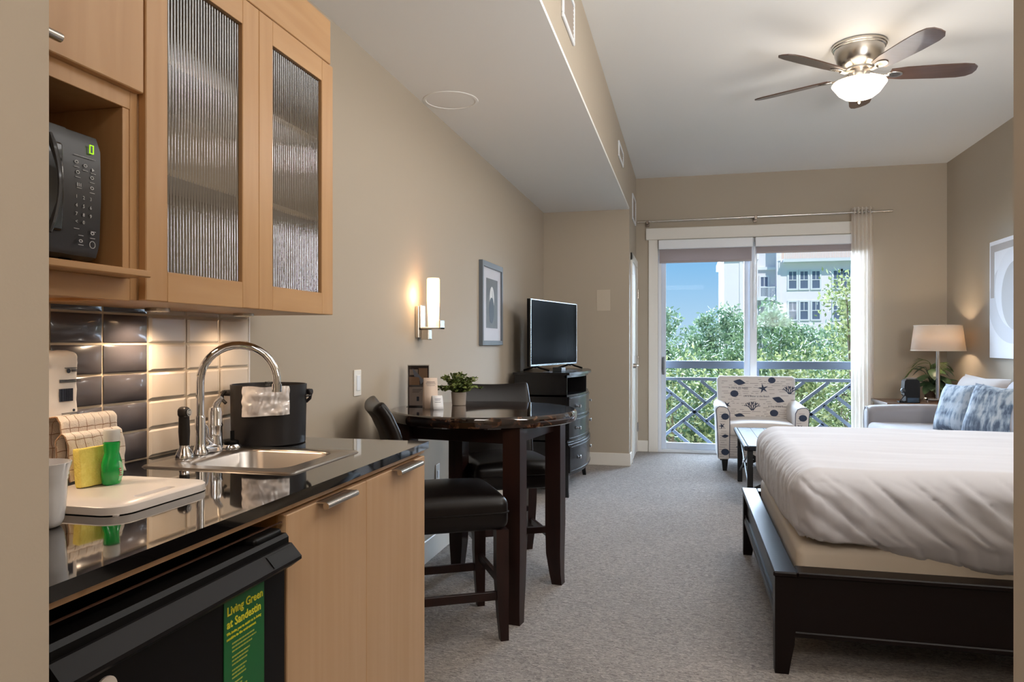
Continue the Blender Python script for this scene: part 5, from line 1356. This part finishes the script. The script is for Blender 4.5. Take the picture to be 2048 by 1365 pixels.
struct('balcony_floor', MB().box(-2.2, 4.2, 8.42, 8.62, -.22, -.04), mat('concrete', (170, 168, 164), .9))

# ------------------------------------------------------------------ building across the way
BY = 80.0
bd_m = mat('facade_white', (242, 234, 240), .85)
bg_m = mat('facade_shade', (222, 220, 224), .85)
gl_m = mat('far_window', (104, 116, 140), .3, spec=.4)
ap_b = thing('apartment_building', 'white apartment building with triple windows and balconies beyond the trees', 'building', (14, BY, -8))
obj('facade', MB().box(9.2, 34, BY, BY + 14, -8, 14.6), bd_m, ap_b)
obj('recess_wall', MB().box(7.3, 9.2, BY + 1.8, BY + 14, -8, 14.6), bg_m, ap_b)
obj('left_wing', MB().box(3.9, 7.3, BY + 1.0, BY + 14, -8, 10.6).box(3.6, 7.4, BY + .7, BY + 14, 10.0, 10.7), bd_m, ap_b)
obj('corner_board', MB().box(9.1, 9.5, BY - .12, BY, -8, 14.6).box(6.9, 7.35, BY + .9, BY + 1.0, -8, 10.5).box(5.5, 5.8, BY + .9, BY + 1.0, -8, 10.2), bd_m, ap_b)
def fwin(x0, x1, z0, z1, y=BY, bars=True):
    e = .16
    f = obj('window', MB().box(x0 - e, x1 + e, y - .10, y, z1, z1 + e).box(x0 - e, x1 + e, y - .14, y, z0 - e, z0).box(x0 - e, x0, y - .10, y, z0, z1).box(x1, x1 + e, y - .10, y, z0, z1), white_m, ap_b, smooth=0)
    obj('pane', MB().box(x0, x1, y - .03, y - .01, z0, z1), gl_m, f, smooth=0)
    zm = z0 + (z1 - z0) * .5; xm = (x0 + x1) / 2
    obj('muntin', MB().box(x0, x1, y - .07, y - .03, zm - .04, zm + .04).box(xm - .03, xm + .03, y - .06, y - .03, zm, z1), white_m, f, smooth=0)
for z0, z1 in ((6.80, 8.55), (3.62, 5.40), (.5, 2.25)):
    for x0 in (10.32, 11.43, 12.57):
        fwin(x0, x0 + .72, z0, z1)
    for x0 in (14.62, 15.45, 16.4, 17.5): fwin(x0, x0 + .72, z0, z1)
for z0 in (6.0, 2.8):
    fwin(7.72, 8.42, z0 + .15, z0 + 2.2, BY + 1.8)
    fl_ = obj('balcony_slab', MB().box(6.9, 9.3, BY + .1, BY + 1.8, z0 - .35, z0 - .05), white_m, ap_b)
    rr2 = MB().box(6.9, 9.2, BY + .12, BY + .18, z0 + .95, z0 + 1.03)
    for k in range(16): rr2.box(6.95 + k * .148, 7.0 + k * .148, BY + .13, BY + .17, z0 - .05, z0 + .95)
    obj('balusters', rr2, white_m, fl_, smooth=0)
obj('band', MB().box(7.3, 9.2, BY + 1.5, BY + 1.8, 8.95, 9.25), white_m, ap_b)
fl_ = obj('balcony_slab', MB().box(9.7, 34, BY - 1.2, BY, 9.45, 9.75), white_m, ap_b)
rr2 = MB().box(9.7, 34, BY - 1.18, BY - 1.12, 10.75, 10.83)
for k in range(110): rr2.box(9.75 + k * .16, 9.80 + k * .16, BY - 1.17, BY - 1.13, 9.75, 10.75)
obj('balusters', rr2, white_m, fl_, smooth=0)
obj('terrace_wall', MB().box(9.6, 34, BY - .02, BY - .01, 9.9, 13), mat('facade_peach', (232, 206, 192), .85), ap_b)

# ------------------------------------------------------------------ ground and trees
struct('ground', MB().box(-90, 120, 9.5, 170, -8.2, -8), mat('lawn', (108, 108, 88), .9, n=(.3, O1, (84, 88, 68), .3)))
def tree(name, label, c, rad, nleaf, leafsize, col1, col2, trunk=.12, seed=0, group='trees outside the window', br=10, zsq=.8, dark=None):
    random.seed(seed)
    c = Vector(c); base = Vector((c.x, c.y, -8))
    t = thing(name, label, 'tree', base, 0, group)
    tk = MB().tube([tuple(base), tuple(base.lerp(c, .5) + Vector((.1, 0, 0))), tuple(c - Vector((0, 0, rad[2] * .4)))], [trunk * 1.6, trunk, trunk * .6], 8)
    tips = []
    for k in range(br):
        a = random.uniform(0, 2 * pi); el = random.uniform(.1, 1.45)
        d = Vector((cos(a) * cos(el) * rad[0], sin(a) * cos(el) * rad[1], sin(el) * rad[2]))
        s0 = c - Vector((0, 0, rad[2] * .45)); p1 = s0 + d * .55 + Vector((random.uniform(-.1, .1), 0, .1)); p2 = s0 + d * 1.25
        tk.tube([tuple(s0), tuple(p1), tuple(p2)], [trunk * .35, trunk * .2, trunk * .07], 5); tips.append((s0, p1, p2))
    obj('trunk', tk, mat('bark', (122, 108, 92), .9), t)
    cl = []
    for k in range(int(26 + nleaf / 220)):
        a = random.uniform(0, 2 * pi); u = random.uniform(-1, 1); rr_ = random.uniform(.45, 1.0) ** .6
        s_ = sqrt(1 - u * u); cl.append((c + Vector((cos(a) * s_ * rad[0], sin(a) * s_ * rad[1], u * rad[2])) * 1 * 1 if False else c + Vector((cos(a) * s_ * rad[0] * rr_, sin(a) * s_ * rad[1] * rr_, u * rad[2] * rr_)), random.uniform(.18, .42) * min(rad)))
    for s0, p1, p2 in tips:
        for f in (.5, .8, 1.0): cl.append((p1.lerp(p2, f), .16 * min(rad)))
    for half, colr in ((0, col1), (1, col2)):
        vs = []; fs = []
        for k in range(nleaf // 2):
            ctr, r = random.choice(cl)
            a = random.uniform(0, 2 * pi); u = random.uniform(-1, 1); s_ = sqrt(1 - u * u); q = r * random.uniform(.5, 1.1)
            p = ctr + Vector((cos(a) * s_, sin(a) * s_, u)) * q
            d = Vector((random.gauss(0, 1), random.gauss(0, 1), random.gauss(.3, 1))).normalized(); e = d.orthogonal().normalized()
            e.rotate(Matrix.Rotation(random.uniform(0, pi), 3, d)); l = leafsize * random.uniform(.7, 1.4); w_ = l * .22
            b = len(vs); vs += [tuple(p), tuple(p + d * l * .5 + e * w_), tuple(p + d * l), tuple(p + d * l * .5 - e * w_)]; fs.append((b, b + 1, b + 2, b + 3))
        mb = MB(); mb.v = vs; mb.f = fs
        obj('foliage', mb, colr, t, smooth=0, kind='stuff')
def lm(name, c, trl=.10):
    m = bpy.data.materials.new(name); m.use_nodes = True; t = m.node_tree; L = t.links.new; p = t.nodes['Principled BSDF']
    p.inputs['Base Color'].default_value = lin(c); p.inputs['Roughness'].default_value = .5; p.inputs['Specular IOR Level'].default_value = .3
    tr = t.nodes.new('ShaderNodeBsdfTranslucent'); tr.inputs[0].default_value = lin(tuple(min(255, int(v * 1.1)) for v in c))
    mx = t.nodes.new('ShaderNodeMixShader'); mx.inputs[0].default_value = trl
    L(p.outputs[0], mx.inputs[1]); L(tr.outputs[0], mx.inputs[2]); L(mx.outputs[0], t.nodes['Material Output'].inputs[0]); MATS[name] = m; return m
g_a, g_b = lm('oak_green', (108, 122, 78)), lm('oak_green_light', (168, 174, 122))
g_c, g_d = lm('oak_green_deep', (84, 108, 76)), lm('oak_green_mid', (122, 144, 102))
g_e, g_f = lm('far_green', (112, 138, 112)), lm('far_green_light', (142, 164, 130))  # leaf colours lightened, distance haze put into the colour
N1 = 'oak trees close to the balcony'
tree('oak_tree', 'loose light green oak with bare twigs, right side close to the railing', (2.85, 13.2, .55), (1.15, 1.2, 2.1), 6500, .085, g_a, g_b, .10, 1, N1, 16)
tree('oak_tree', 'light green oak crown close behind the middle of the sliding door', (1.35, 13.0, -.45), (1.25, 1.2, 1.45), 8000, .085, g_a, g_b, .10, 2, N1, 14)
tree('oak_tree', 'green oak crown low behind the left door panel and railing', (-.25, 13.4, -.55), (1.35, 1.2, 1.5), 9000, .085, g_c, g_b, .10, 3, N1, 12)
tree('oak_tree', 'green oak at far left, seen only past the left door frame', (-2.2, 14.0, -.4), (1.5, 1.2, 1.6), 5000, .09, g_c, g_b, .10, 4, N1, 8)
tree('oak_tree', 'green oak hidden behind the sheer curtain at right', (4.8, 13.8, .6), (1.6, 1.3, 2.0), 5000, .09, g_a, g_b, .10, 5, N1, 8)
N2 = 'middle row of trees'
tree('leafy_tree', 'dense mid-green tree behind the oaks, left of the building', (.2, 20.5, -.9), (2.3, 1.8, 2.4), 12000, .11, g_c, g_d, .16, 6, N2, 14)
tree('leafy_tree', 'tall mid-green tree whose spindly top overlaps the building corner', (2.2, 21.0, .1), (1.3, 1.5, 2.1), 6500, .11, g_c, g_d, .16, 7, N2, 16)
tree('leafy_tree', 'dense mid-green tree in front of the building triple windows', (4.4, 21.0, -1.1), (2.4, 1.8, 2.5), 12000, .11, g_d, g_b, .16, 8, N2, 14)
N3 = 'distant trees'
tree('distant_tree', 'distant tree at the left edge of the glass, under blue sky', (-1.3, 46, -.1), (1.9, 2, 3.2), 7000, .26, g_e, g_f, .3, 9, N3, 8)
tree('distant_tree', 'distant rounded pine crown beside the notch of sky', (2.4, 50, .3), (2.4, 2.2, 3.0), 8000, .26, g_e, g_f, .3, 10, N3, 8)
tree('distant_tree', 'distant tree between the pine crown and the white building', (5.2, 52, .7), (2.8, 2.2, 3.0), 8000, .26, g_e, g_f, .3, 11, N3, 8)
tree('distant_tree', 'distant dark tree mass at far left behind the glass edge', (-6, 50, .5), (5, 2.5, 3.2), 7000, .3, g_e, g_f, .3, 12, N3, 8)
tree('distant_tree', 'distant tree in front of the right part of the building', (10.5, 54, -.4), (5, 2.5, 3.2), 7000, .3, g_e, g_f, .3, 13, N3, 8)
hd = struct('hedge_bank', MB().rbox(-30, 40, 58, 66, -8, -1.0, 2.5, 4, 2.0, fn=lambda q, n: q + n * 1.2 * noise.noise(q * .5)), mat('hedge', (88, 112, 74), .95, n=(2, O1, (60, 84, 52), .3)))
